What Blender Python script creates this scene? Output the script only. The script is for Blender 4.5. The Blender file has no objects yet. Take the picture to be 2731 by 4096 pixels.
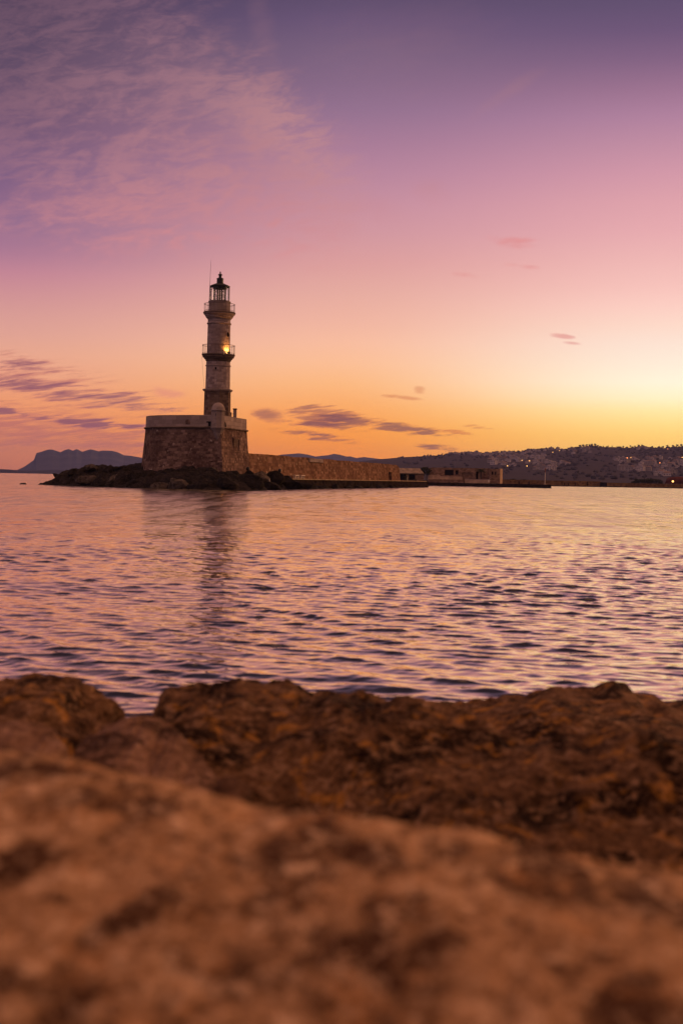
import bpy, math, random
import numpy as np
from mathutils import Vector, Matrix, noise

random.seed(7)
SC = bpy.context.scene
COL = SC.collection
R = math.radians

# ------------------------------------------------------------------ camera
F = 5400.0; W, H = 2731.0, 4096.0          # focal length and picture size in pixels of the photograph
CAMZ = 1.52; PITCH = 1.40; ROLL = 1.10
CM = Matrix.Rotation(R(90 - PITCH), 3, 'X') @ Matrix.Rotation(R(ROLL), 3, 'Z')
CAMP = Vector((0, 0, CAMZ))

def ray(px, py):
    return CM @ Vector(((px - W / 2) / F, (H / 2 - py) / F, -1.0))
def at(px, py, Y):
    d = ray(px, py); return CAMP + d * (Y / d.y)
def azel(px, py):
    d = ray(px, py).normalized()
    return math.degrees(math.atan2(d.x, d.y)), math.degrees(math.asin(d.z))
def hor(px):                                # picture row of the horizon in a column
    return 1916.0 + (px - W / 2) * math.tan(R(ROLL))

cam = bpy.data.objects.new('camera', bpy.data.cameras.new('camera'))
COL.objects.link(cam); SC.camera = cam
cam.matrix_world = Matrix.Translation(CAMP) @ CM.to_4x4()
cd = cam.data
cd.sensor_fit = 'VERTICAL'; cd.sensor_height = 36.0; cd.lens = 36.0 * F / H
cd.clip_start = 0.05; cd.clip_end = 30000
cd.dof.use_dof = True; cd.dof.focus_distance = 165.0; cd.dof.aperture_fstop = 2.6

# ------------------------------------------------------------------ colour and node helpers
def lin(c):
    o = []
    for v in c[:3]:
        v /= 255.0
        o.append(v / 12.92 if v <= .04045 else ((v + .055) / 1.055) ** 2.4)
    return (*o, 1.0)

class NT:
    def __init__(s, tree): s.t = tree; s.n = tree.nodes; s.l = tree.links
    def add(s, typ, **kw):
        n = s.n.new(typ)
        for k, v in kw.items(): setattr(n, k, v)
        return n
    def put(s, sock, v):
        if v is None: return
        if hasattr(v, 'is_output') or isinstance(v, bpy.types.NodeSocket): s.l.new(v, sock)
        else: sock.default_value = v
    def m(s, op, a, b=None, c=None, clamp=False):
        n = s.add('ShaderNodeMath', operation=op, use_clamp=clamp)
        s.put(n.inputs[0], a); s.put(n.inputs[1], b); s.put(n.inputs[2], c)
        return n.outputs[0]
    def smooth(s, v, lo, hi):
        n = s.add('ShaderNodeMapRange', interpolation_type='SMOOTHSTEP')
        s.put(n.inputs['Value'], v); n.inputs['From Min'].default_value = lo; n.inputs['From Max'].default_value = hi
        return n.outputs['Result']
    def linmap(s, v, lo, hi, a=0., b=1.):
        n = s.add('ShaderNodeMapRange')
        s.put(n.inputs['Value'], v)
        for k, x in (('From Min', lo), ('From Max', hi), ('To Min', a), ('To Max', b)): n.inputs[k].default_value = x
        return n.outputs['Result']
    def mix(s, f, a, b, blend='MIX'):
        n = s.add('ShaderNodeMix', data_type='RGBA', blend_type=blend)
        s.put(n.inputs[0], f); s.put(n.inputs[6], a); s.put(n.inputs[7], b)
        return n.outputs[2]
    def ramp(s, v, stops, interp='LINEAR'):
        n = s.add('ShaderNodeValToRGB'); e = n.color_ramp.elements; n.color_ramp.interpolation = interp
        while len(e) > 1: e.remove(e[-1])
        for i, (p, c) in enumerate(stops):
            x = e[0] if i == 0 else e.new(p)
            x.position = p; x.color = c
        s.put(n.inputs[0], v); return n.outputs[0]
    def noise(s, vec, scale, detail=4, rough=.55, dist=0., dim='3D'):
        n = s.add('ShaderNodeTexNoise', noise_dimensions=dim)
        s.put(n.inputs['Vector'], vec); n.inputs['Scale'].default_value = scale
        n.inputs['Detail'].default_value = detail; n.inputs['Roughness'].default_value = rough; n.inputs['Distortion'].default_value = dist
        return n.outputs[0]
    def vec(s, x, y, z=0.):
        n = s.add('ShaderNodeCombineXYZ'); s.put(n.inputs[0], x); s.put(n.inputs[1], y); s.put(n.inputs[2], z); return n.outputs[0]
    def mapping(s, v, sc=(1, 1, 1), rot=(0, 0, 0), loc=(0, 0, 0)):
        n = s.add('ShaderNodeMapping'); s.put(n.inputs[0], v)
        n.inputs['Scale'].default_value = sc; n.inputs['Rotation'].default_value = rot; n.inputs['Location'].default_value = loc
        return n.outputs[0]

# ------------------------------------------------------------------ world: a dusk sky
SUN_AZ, SUN_EL = 52.0, 5.0
world = bpy.data.worlds.new("World"); SC.world = world; world.use_nodes = True
def build_world():
    t = NT(world.node_tree); t.n.clear()
    tc = t.add('ShaderNodeTexCoord').outputs['Generated']
    sp = t.add('ShaderNodeSeparateXYZ'); t.l.new(tc, sp.inputs[0])
    X, Y, Z = sp.outputs
    az = t.m('MULTIPLY', t.m('ARCTAN2', X, Y), 180 / math.pi)
    el = t.m('MULTIPLY', t.m('ARCSINE', Z), 180 / math.pi)
    def column(px, rows, tail):
        st = []
        for y, c in rows:
            e = max(azel(px, y * 1.7417)[1], 0.0); l_ = lin(c); g_ = 1.03 + .14 * math.exp(-e / 5.0); st.append((e / 60.0, (l_[0] * g_ * (1.0 + .12 * (px > 2000)), l_[1] * g_ * (1.0 + .12 * (px > 2000)), l_[2] * g_ * (1.16 - .06 * math.exp(-e / 2.2) if px > 2000 else .98 - .30 * math.exp(-e / 2.2)), 1)))
        st += [(e / 60.0, c) for e, c in tail]
        st.sort(key=lambda q: q[0])
        return t.ramp(t.m('DIVIDE', el, 60.0, clamp=True), st)
    up = [(24, lin((58, 47, 68))), (30, lin((42, 34, 48))), (45, lin((46, 36, 46))), (60, lin((84, 62, 72)))]
    left = column(60, LEFT_ROWS, up)
    mid = column(1365, MID_ROWS, up)
    right = column(2690, RIGHT_ROWS, up)
    pk = lambda e: e / 60.0
    glow = t.ramp(t.m('DIVIDE', el, 60.0, clamp=True), [(pk(0), (1.3, .5, .12, 1)), (pk(2.5), (2.3, 1.2, .5, 1)), (pk(5), (2.6, 1.75, 1.1, 1)), (pk(9), (2.3, 1.35, .85, 1)), (pk(16), (1.6, .85, .55, 1)), (pk(28), (.85, .42, .30, 1)), (1, (.35, .18, .15, 1))])
    back = t.ramp(t.m('DIVIDE', el, 60.0, clamp=True), BACK_STOPS)
    c = t.mix(t.smooth(az, -15.5, 1.0), left, mid)
    c = t.mix(t.smooth(az, -1.0, 14.8), c, right)
    c = t.mix(t.smooth(az, 15.0, 36.0), c, glow)
    off = t.m('ABSOLUTE', t.m('SUBTRACT', az, 12.0))
    back = t.mix(t.smooth(X, .15, -.75), back, (.50, .33, .40, 1))
    c = t.mix(t.smooth(off, 40.0, 110.0), c, back)
    zen = t.smooth(el, 34.0, 68.0)
    c = t.mix(zen, c, ZENITH)
    # below the horizon: a dim continuation (only seen where nothing stands)
    low = t.smooth(el, -.3, -6.0)
    clear = t.mix(low, c, (.10, .06, .06, 1))
    # ---- clouds, in degrees of azimuth and elevation
    AE = t.vec(az, el, 0.0)
    AET = t.vec(az, t.m('MULTIPLY_ADD', az, math.tan(R(5)), el), 0.0)        # the low streaks sink a little to the right
    def field(sx, sy, rot, seed, detail=5, rough=.6, dist=.0):
        v = t.mapping(AE, sc=(1, 1, 1), rot=(0, 0, R(rot)))
        v = t.mapping(v, sc=(sx, sy, 1), loc=(seed, seed * 1.7, seed * .3))
        return t.noise(v, 1.0, detail, rough, dist)
    def vm(op, a, b, c_=None):
        n = t.add('ShaderNodeVectorMath', operation=op); t.put(n.inputs[0], a); t.put(n.inputs[1], b)
        if c_ is not None: t.put(n.inputs[2], c_)
        return n.outputs['Value'] if op == 'DOT_PRODUCT' else n.outputs[0]
    def blob(px, py, rx, ry, nzk, lo=.0, hi=.55, V=None):
        """a cloud at a place of the sky; rx, ry in display pixels"""
        a0, e0 = azel(px * 1.7417, py * 1.7417)
        V = V or AET
        if V is AET: e0 += a0 * math.tan(R(5))
        ra, rb = rx / 54.1, ry / 54.1
        v = vm('MULTIPLY_ADD', V, (1 / ra, 1 / rb, 0), (-a0 / ra, -e0 / rb, 0))
        d = vm('DOT_PRODUCT', v, v)
        return t.smooth(t.m('SUBTRACT', nzk, d), lo - 1, hi - 1)
    def K(nz, k): return t.m('MULTIPLY_ADD', nz, k, -.5 * k)
    def mx(items):
        o = items[0]
        for i in items[1:]: o = t.m('MAXIMUM', o, i)
        return o
    def side(p, q, w, nzk):
        """signed distance in degrees from the line p-q (display pixels), positive on the left of p->q as seen"""
        (a0, e0), (a1, e1) = azel(p[0] * 1.7417, p[1] * 1.7417), azel(q[0] * 1.7417, q[1] * 1.7417)
        L_ = math.hypot(a1 - a0, e1 - e0); nx, ny = (e1 - e0) / L_, -(a1 - a0) / L_
        v = t.m('MULTIPLY_ADD', az, nx, t.m('MULTIPLY_ADD', el, ny, -(nx * a0 + ny * e0)))
        return t.m('ADD', v, nzk)
    # high cirrus, upper left
    n1 = field(.22, .50, -20, 3.1, 6, .62, .8)
    n2 = field(.75, 2.3, -10, 9.3, 7, .68, .5)
    tex = t.m('ADD', t.m('MULTIPLY', n1, .52), t.m('MULTIPLY', n2, .48))
    rimd = side((470, 20), (790, 300), 0, K(tex, 6.5))
    edge = t.m('MULTIPLY', t.smooth(rimd, -.9, 2.0), t.m('MULTIPLY', t.smooth(t.m('ADD', el, K(tex, 6.0)), 8.8, 11.0), t.smooth(t.m('ADD', az, K(n1, 10.0)), 1.4, -2.6)))
    body = t.m('MULTIPLY', t.m('MULTIPLY', edge, t.smooth(tex, .41, .61)), t.linmap(az, -14.0, -6.0, .42, 1.0))
    # brighter towards the feathered right-hand rim
    rim = t.m('MULTIPLY', t.m('MULTIPLY', edge, t.smooth(rimd, 4.2, .5)), t.smooth(el, 17.5, 14.0))
    rim = t.m('MULTIPLY', rim, t.smooth(tex, .34, .58))
    warm = t.ramp(t.m('DIVIDE', el, 20.0, clamp=True), [(.0, lin((232, 140, 110))), (.45, lin((222, 142, 142))), (.62, lin((196, 134, 138))), (.8, lin((172, 122, 132))), (1, lin((128, 94, 114)))])
    c = t.mix(t.m('MULTIPLY', edge, t.linmap(az, -14.0, -6.0, .10, .20)), c, warm)
    c = t.mix(t.m('MULTIPLY', body, .66), c, warm)
    c = t.mix(t.m('MULTIPLY', rim, .60), c, lin((206, 148, 144)))
    AEV = t.vec(t.m('MULTIPLY_ADD', el, .22, az), el, 0.0); AES = t.vec(az, t.m('MULTIPLY_ADD', az, -.62, el), 0.0)
    def blobv(px, py, rx, ry, nzk, lo, hi, V, f):
        a0, e0 = azel(px * 1.7417, py * 1.7417); a0, e0 = f(a0, e0); ra, rb = rx / 54.1, ry / 54.1
        v = vm('MULTIPLY_ADD', V, (1 / ra, 1 / rb, 0), (-a0 / ra, -e0 / rb, 0)); d = vm('DOT_PRODUCT', v, v)
        return t.smooth(t.m('SUBTRACT', nzk, d), lo - 1, hi - 1)
    k2 = K(tex, 3.0)
    cir2 = mx([blobv(608, 80, 42, 150, k2, .0, 1.9, AEV, lambda a, e: (a + e * .22, e)), blob(920, 90, 280, 160, k2, .1, 3.0, AE), blobv(1170, 210, 110, 26, k2, .1, 2.2, AES, lambda a, e: (a, e - .62 * a)),
               blob(990, 440, 60, 40, k2, .1, 1.8), blob(860, 480, 110, 40, k2, .1, 2.4), blob(290, 480, 360, 70, k2, -.1, 1.9)])
    c = t.mix(t.m('MULTIPLY', cir2, .40), c, warm)
    # faint pink wisps on the right
    ws = field(.9, 2.6, -6, 21.0, 5, .6, .4)
    w2 = K(ws, 2.4)
    wisp = mx([blob(1180, 556, 75, 18, w2, .2, 1.6), blob(1200, 612, 50, 8, w2, .2, 1.4), blob(1070, 632, 50, 9, w2, .2, 1.6),
               blob(1290, 772, 36, 8, w2, .1, 1.0), blob(1315, 788, 26, 5, w2, .1, 1.2), blob(390, 902, 60, 16, w2, .2, 1.8)])
    c = t.mix(t.m('MULTIPLY', wisp, .58), c, lin((226, 132, 128)))
    # low streaks
    st = field(.50, 5.0, -7, 33.0, 6, .66, .2)
    st2 = field(.95, 7.5, -4, 51.0, 5, .64, .2)
    s24, s22 = K(st, 5.2), K(st2, 4.6)
    lowhaze = mx([blob(90, 985, 420, 66, s24, .0, 1.5), blob(60, 870, 280, 60, s24, .2, 1.9)])
    c = t.mix(t.m('MULTIPLY', lowhaze, .78), c, lin((196, 112, 104)))
    dark = mx([blob(40, 838, 160, 22, s24, .1, 1.7), blob(90, 886, 220, 28, s24, -.1, 1.6), blob(215, 912, 190, 26, s24, -.1, 1.6), blob(320, 934, 110, 12, s22, .1, 1.6),
               blob(210, 972, 170, 15, s24, .1, 1.1), blob(20, 945, 70, 10, s22, .2, 1.2)])
    c = t.mix(t.m('MULTIPLY', dark, .76), c, t.ramp(dark, [(0, lin((236, 138, 112))), (.45, lin((176, 104, 110))), (1, lin((132, 80, 104)))]))
    soft = mx([blob(618, 953, 42, 20, K(ws, 2.6), -.2, 1.1), blob(745, 955, 95, 26, s24, -.1, .9), blob(660, 968, 60, 10, s22, .2, 1.4)])
    c = t.mix(t.m('MULTIPLY', soft, .70), c, t.ramp(soft, [(0, lin((246, 138, 84))), (.5, lin((196, 110, 86))), (1, lin((150, 86, 86)))]))
    dk = mx([blob(800, 966, 95, 18, s22, -.3, 1.1), blob(760, 978, 80, 10, s22, -.3, 1.1), blob(935, 985, 115, 12, s22, -.3, 1.2), blob(970, 990, 50, 9, s22, -.2, 1.0),
             blob(1005, 1028, 56, 9, s22, -.1, 1.2), blob(700, 996, 100, 10, s22, .0, 1.3), blob(745, 1008, 90, 9, s22, .0, 1.3)])
    c = t.mix(t.m('MULTIPLY', dk, .78), c, t.ramp(dk, [(0, lin((246, 130, 64))), (.45, lin((180, 98, 76))), (1, lin((128, 76, 84)))]))
    oc = mx([blob(920, 912, 55, 6, w2, .1, 1.2), blob(963, 895, 18, 12, w2, .1, 1.2), blob(1095, 981, 36, 6, s22, .0, 1.0), blob(1040, 992, 60, 6, s22, .1, 1.0)])
    c = t.mix(t.m('MULTIPLY', oc, .5), c, lin((212, 112, 72)))
    c = t.mix(low, c, (.10, .06, .06, 1))
    # a thin share of physical twilight sky
    sky = t.add('ShaderNodeTexSky', sky_type='NISHITA', sun_disc=False, sun_elevation=R(SUN_EL), sun_rotation=R(SUN_AZ), altitude=5, dust_density=3.0)
    bg1 = t.add('ShaderNodeBackground'); t.l.new(sky.outputs[0], bg1.inputs[0]); bg1.inputs[1].default_value = .002
    bg0 = t.add('ShaderNodeBackground'); t.l.new(clear, bg0.inputs[0]); bg0.inputs[1].default_value = 1.0
    bg2 = t.add('ShaderNodeBackground'); t.l.new(c, bg2.inputs[0]); bg2.inputs[1].default_value = 1.0
    # the clouds fill one quarter of the sky; elsewhere it is clear
    part = t.m('MULTIPLY', t.m('MULTIPLY', t.smooth(az, -30.0, -22.0), t.smooth(az, 28.0, 20.0)), t.smooth(el, 34.0, 24.0))
    bg = t.add('ShaderNodeMixShader'); t.l.new(part, bg.inputs[0]); t.l.new(bg0.outputs[0], bg.inputs[1]); t.l.new(bg2.outputs[0], bg.inputs[2])
    ad = t.add('ShaderNodeAddShader'); t.l.new(bg.outputs[0], ad.inputs[0]); t.l.new(bg1.outputs[0], ad.inputs[1])
    out = t.add('ShaderNodeOutputWorld'); t.l.new(ad.outputs[0], out.inputs[0])

LEFT_ROWS = [(0, (64, 54, 82)), (93, (73, 61, 90)), (162, (80, 65, 95)), (232, (87, 69, 102)), (302, (98, 76, 112)), (371, (106, 82, 123)), (441, (120, 91, 132)), (510, (142, 105, 140)), (580, (171, 119, 146)), (626, (193, 131, 149)), (673, (205, 143, 149)), (719, (214, 153, 149)), (766, (222, 160, 148)), (807, (230, 165, 143)), (858, (234, 162, 134)), (919, (238, 154, 112)), (960, (234, 145, 104)), (1010, (216, 128, 98)), (1075, (196, 112, 98))]
MID_ROWS = [(0, (94, 76, 108)), (46, (104, 83, 117)), (116, (120, 95, 125)), (186, (133, 103, 133)), (255, (147, 112, 143)), (325, (165, 121, 150)), (394, (181, 131, 156)), (464, (196, 141, 159)), (534, (207, 149, 159)), (603, (219, 157, 157)), (673, (229, 170, 160)), (742, (240, 180, 161)), (789, (248, 188, 160)), (835, (252, 190, 150)), (882, (253, 184, 128)), (928, (253, 172, 104)), (988, (255, 157, 66)), (1067, (255, 143, 46)), (1095, (252, 136, 42))]
RIGHT_ROWS = [(0, (90, 73, 102)), (66, (102, 79, 110)), (132, (122, 91, 120)), (198, (146, 106, 132)), (263, (166, 121, 146)), (329, (183, 133, 151)), (395, (199, 143, 156)), (461, (211, 153, 159)), (527, (219, 161, 163)), (593, (227, 173, 168)), (659, (235, 185, 175)), (702, (240, 196, 182)), (746, (241, 207, 188)), (790, (241, 217, 198)), (834, (243, 226, 203)), (878, (249, 236, 207)), (913, (252, 235, 190)), (944, (254, 226, 156)), (975, (254, 215, 128)), (1005, (253, 204, 106)), (1110, (248, 182, 84))]
BACK_STOPS = [(0, (.22, .13, .12, 1)), (.3, (.36, .19, .15, 1)), (.6, (.72, .37, .25, 1)), (1, (.95, .49, .32, 1))]
ZENITH = (.95, .50, .32, 1)
build_world()

sun = bpy.data.objects.new('sun', bpy.data.lights.new('sun', 'SUN')); COL.objects.link(sun)
sun.data.energy = 1.7; sun.data.angle = R(14); sun.data.color = (1.0, .50, .22)
sd = Vector((math.sin(R(SUN_AZ)) * math.cos(R(SUN_EL)), math.cos(R(SUN_AZ)) * math.cos(R(SUN_EL)), math.sin(R(SUN_EL))))
sun.rotation_euler = (-sd).to_track_quat('-Z', 'Y').to_euler()

# ------------------------------------------------------------------ object helpers
def tag(o, label=None, cat=None, group=None, kind=None):
    if label: o['label'] = label
    if cat: o['category'] = cat
    if group: o['group'] = group
    if kind: o['kind'] = kind
    return o
def empty(name, loc, label, cat, group=None, rz=0.0):
    o = bpy.data.objects.new(name, None); COL.objects.link(o); o.location = loc; o.rotation_euler = (0, 0, rz)
    o.empty_display_size = .3
    return tag(o, label, cat, group)

class MB:
    """collects faces and links them as one mesh object"""
    def __init__(s): s.v = []; s.f = []; s.uv = []
    def face(s, pts, uv=None):
        i = len(s.v); s.v += [tuple(p) for p in pts]; s.f.append(tuple(range(i, i + len(pts))))
        if uv is None:
            a, b, c = Vector(pts[0]), Vector(pts[1]), Vector(pts[2])
            n = (b - a).cross(c - a)
            ax = max(range(3), key=lambda k: abs(n[k]))
            k = {0: (1, 2), 1: (0, 2), 2: (0, 1)}[ax]
            uv = [(p[k[0]], p[k[1]]) for p in pts]
        s.uv += [tuple(q) for q in uv]
    def box(s, x0, x1, y0, y1, z0, z1, M=None):
        c = [Vector((x, y, z)) for z in (z0, z1) for y in (y0, y1) for x in (x0, x1)]
        for q in ((0, 2, 3, 1), (4, 5, 7, 6), (0, 1, 5, 4), (2, 6, 7, 3), (0, 4, 6, 2), (1, 3, 7, 5)):
            p = [c[i] for i in q]; 
            n = (p[1] - p[0]).cross(p[2] - p[0]); ax = max(range(3), key=lambda k: abs(n[k]))
            k = {0: (1, 2), 1: (0, 2), 2: (0, 1)}[ax]; uv = [(w[k[0]], w[k[1]]) for w in p]
            if M is not None: p = [M @ w for w in p]
            s.face(p, uv)
        return s
    def loops(s, loops, closed=True, cap0=False, cap1=False):
        """skin between successive loops of points"""
        for a, b in zip(loops, loops[1:]):
            n = len(a); u = 0.0
            for i in range(n if closed else n - 1):
                j = (i + 1) % n
                d = (Vector(a[j]) - Vector(a[i])).length
                s.face([a[i], a[j], b[j], b[i]], [(u, a[i][2]), (u + d, a[j][2]), (u + d, b[j][2]), (u, b[i][2])])
                u += d
        if cap0: s.face(list(reversed(loops[0])))
        if cap1: s.face(loops[-1])
        return s
    def lathe(s, prof, n=48, cx=0., cy=0., rot=0., cap0=False, cap1=False):
        L = [[(cx + r * math.cos(2 * math.pi * i / n + rot), cy + r * math.sin(2 * math.pi * i / n + rot), z) for i in range(n)] for r, z in prof]
        return s.loops(L, True, cap0, cap1)
    def tube(s, pts, r, n=8, r1=None, cap=True):
        pts = [Vector(p) for p in pts]; L = []
        for i, p in enumerate(pts):
            d = (pts[min(i + 1, len(pts) - 1)] - pts[max(i - 1, 0)]).normalized()
            a = d.orthogonal().normalized() if abs(d.z) < .99 else Vector((1, 0, 0)); b = d.cross(a).normalized(); a = b.cross(d)
            q = r if r1 is None else r + (r1 - r) * i / (len(pts) - 1)
            L.append([tuple(p + (a * math.cos(2 * math.pi * k / n) + b * math.sin(2 * math.pi * k / n)) * q) for k in range(n)])
        return s.loops(L, True, cap, cap)
    def panel(s, w, h, t, holes, M, x0=0.0, z0=0.0):
        """a wall slab (local x = width, y = thickness, z = height) with rectangular openings"""
        xs = sorted({x0, x0 + w, *[min(max(v, x0), x0 + w) for q in holes for v in q[:2]]}); zs = sorted({z0, z0 + h, *[min(max(v, z0), z0 + h) for q in holes for v in q[2:]]})
        def solid(i, k):
            if not (0 <= i < len(xs) - 1 and 0 <= k < len(zs) - 1): return False
            x, z = (xs[i] + xs[i + 1]) / 2, (zs[k] + zs[k + 1]) / 2
            return not any(a < x < b and c < z < d for a, b, c, d in holes)
        def q(p, uv): s.face([M @ Vector(v) for v in p], uv)
        for i in range(len(xs) - 1):
            for k in range(len(zs) - 1):
                if not solid(i, k): continue
                a, b, c, d = xs[i], xs[i + 1], zs[k], zs[k + 1]
                uv = [(a, c), (b, c), (b, d), (a, d)]
                q([(a, 0, c), (b, 0, c), (b, 0, d), (a, 0, d)], uv)
                q([(b, t, c), (a, t, c), (a, t, d), (b, t, d)], [uv[1], uv[0], uv[3], uv[2]])
                if not solid(i - 1, k): q([(a, t, c), (a, 0, c), (a, 0, d), (a, t, d)], [(t, c), (0, c), (0, d), (t, d)])
                if not solid(i + 1, k): q([(b, 0, c), (b, t, c), (b, t, d), (b, 0, d)], [(0, c), (t, c), (t, d), (0, d)])
                if not solid(i, k - 1): q([(a, t, c), (b, t, c), (b, 0, c), (a, 0, c)], [(a, t), (b, t), (b, 0), (a, 0)])
                if not solid(i, k + 1): q([(a, 0, d), (b, 0, d), (b, t, d), (a, t, d)], [(a, 0), (b, 0), (b, t), (a, t)])
        return s
    def build(s, name, mat, parent=None, smooth=False, merge=True, base=None):
        me = bpy.data.meshes.new(name)
        v = s.v
        o = bpy.data.objects.new(name, me)
        if base is not None:
            v = [(p[0] - base[0], p[1] - base[1], p[2] - base[2]) for p in v]; o.location = base
        me.from_pydata(v, [], s.f)
        u = me.uv_layers.new(name='UVMap'); u.data.foreach_set('uv', np.array(s.uv, dtype=np.float32).ravel())
        if merge:
            import bmesh
            bm = bmesh.new(); bm.from_mesh(me); bmesh.ops.remove_doubles(bm, verts=bm.verts, dist=1e-4); bmesh.ops.recalc_face_normals(bm, faces=bm.faces); bm.to_mesh(me); bm.free()
        me.materials.append(mat)
        if smooth is True: me.polygons.foreach_set('use_smooth', [True] * len(me.polygons))
        elif smooth:
            me.polygons.foreach_set('use_smooth', [True] * len(me.polygons)); me.set_sharp_from_angle(angle=R(smooth))
        COL.objects.link(o)
        if parent is not None: o.parent = parent
        return o

def grid_mesh(name, P, mat, smooth=True, base=None, parent=None, wrap=False):
    """P: array rows x cols x 3"""
    r, c, _ = P.shape
    v = P.reshape(-1, 3).astype(np.float64)
    idx = np.arange(r * c).reshape(r, c)
    if wrap: idx = np.concatenate([idx, idx[:1]], 0)
    q = np.stack([idx[:-1, :-1], idx[:-1, 1:], idx[1:, 1:], idx[1:, :-1]], -1).reshape(-1, 4)
    me = bpy.data.meshes.new(name); o = bpy.data.objects.new(name, me)
    if base is not None: v = v - np.array(base); o.location = base
    me.vertices.add(len(v)); me.vertices.foreach_set('co', v.astype(np.float32).ravel())
    me.loops.add(q.size); me.loops.foreach_set('vertex_index', q.astype(np.int32).ravel())
    me.polygons.add(len(q)); me.polygons.foreach_set('loop_start', np.arange(0, q.size, 4, dtype=np.int32))
    try: me.polygons.foreach_set('loop_total', np.full(len(q), 4, dtype=np.int32))
    except Exception: pass
    if smooth: me.polygons.foreach_set('use_smooth', np.ones(len(q), dtype=bool))
    me.update(calc_edges=True); me.validate()
    me.materials.append(mat); COL.objects.link(o)
    if parent is not None: o.parent = parent
    return o

def fbm(p, oct=4, H=.9, lac=2.1):
    return noise.fractal(p, H, lac, oct)

# ------------------------------------------------------------------ materials
def mat(name):
    m = bpy.data.materials.new(name); m.use_nodes = True; t = NT(m.node_tree); t.n.clear()
    out = t.add('ShaderNodeOutputMaterial'); p = t.add('ShaderNodeBsdfPrincipled'); t.l.new(p.outputs[0], out.inputs[0])
    p.inputs['Roughness'].default_value = .85; p.inputs['Specular IOR Level'].default_value = 0.0
    return m, t, p
def bump(t, p, h, strength=.5, dist=.05):
    b = t.add('ShaderNodeBump'); b.inputs['Strength'].default_value = strength; b.inputs['Distance'].default_value = dist
    t.l.new(h, b.inputs['Height']); t.l.new(b.outputs[0], p.inputs['Normal'])

def masonry(name, dark, light, mortar, bw=.62, bh=.3, patch=None, pscale=.35, stain=.5, var=1.0):
    m, t, p = mat(name)
    uv = t.add('ShaderNodeTexCoord').outputs['UV']; ob = t.add('ShaderNodeTexCoord').outputs['Object']
    wob = t.add('ShaderNodeMix', data_type='RGBA', blend_type='ADD'); wob.inputs[0].default_value = .07
    nz = t.add('ShaderNodeTexNoise'); nz.inputs['Scale'].default_value = 2.2; t.l.new(uv, nz.inputs['Vector'])
    t.l.new(uv, wob.inputs[6]); t.l.new(nz.outputs['Color'], wob.inputs[7])
    br = t.add('ShaderNodeTexBrick', offset=.5); t.l.new(wob.outputs[2], br.inputs['Vector'])
    br.inputs['Scale'].default_value = 1.0; br.inputs['Brick Width'].default_value = bw; br.inputs['Row Height'].default_value = bh
    br.inputs['Mortar Size'].default_value = .022; br.inputs['Mortar Smooth'].default_value = .4; br.inputs['Bias'].default_value = 0.0
    br.inputs['Color1'].default_value = dark; br.inputs['Color2'].default_value = light; br.inputs['Mortar'].default_value = mortar
    big = t.noise(ob, pscale, 6, .65, .4)
    c = t.mix(t.m('MULTIPLY', t.smooth(big, .42, .62), stain), br.outputs['Color'], dark)
    fine = t.noise(ob, 3.2, 5, .7)
    c = t.mix(t.m('MULTIPLY', t.smooth(fine, .48, .74), .55 * var), c, light)
    fd = t.noise(t.mapping(ob, loc=(7, 3, 1)), 2.1, 5, .7)
    c = t.mix(t.m('MULTIPLY', t.smooth(fd, .55, .75), .6 * var), c, tuple(v * .35 for v in dark[:3]) + (1,))
    if patch:
        pn = t.noise(t.mapping(ob, loc=(3, 9, 5)), 1.3, 3, .6)
        c = t.mix(t.smooth(pn, .66, .70), c, patch)
    t.l.new(c, p.inputs['Base Color'])
    h = t.m('ADD', t.m('MULTIPLY', br.outputs['Fac'], -.6), t.m('MULTIPLY', fine, .8))
    bump(t, p, h, .7, .06)
    return m

M = {}
M['fort'] = masonry('fort_stone', (.064, .035, .029, 1), (.25, .155, .122, 1), (.125, .078, .062, 1), .62, .33, (.36, .26, .21, 1), .35, .75, 1.3)
M['parapet'] = masonry('pale_render', (.20, .145, .13, 1), (.33, .245, .22, 1), (.25, .185, .165, 1), 1.1, .5, None, .5, .35, .6)
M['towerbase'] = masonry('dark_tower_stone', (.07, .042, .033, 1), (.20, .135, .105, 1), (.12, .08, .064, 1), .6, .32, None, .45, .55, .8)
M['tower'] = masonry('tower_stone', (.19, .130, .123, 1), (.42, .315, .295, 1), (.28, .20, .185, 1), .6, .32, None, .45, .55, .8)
M['cornice'] = masonry('weathered_cornice', (.085, .055, .045, 1), (.20, .14, .11, 1), (.12, .08, .06, 1), .8, .3, None, .7, .5)
M['wall'] = masonry('sea_wall_stone', (.092, .044, .028, 1), (.26, .145, .094, 1), (.155, .084, .053, 1), .9, .42, (.42, .30, .20, 1), .25, .55)
M['ruin'] = masonry('ruin_stone', (.12, .068, .047, 1), (.33, .20, .14, 1), (.21, .13, .09, 1), .7, .35, None, .2, .5)
M['farwall'] = masonry('far_wall_stone', (.085, .045, .022, 1), (.22, .125, .06, 1), (.15, .08, .04, 1), 1.4, .7, None, .12, .5)

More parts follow.
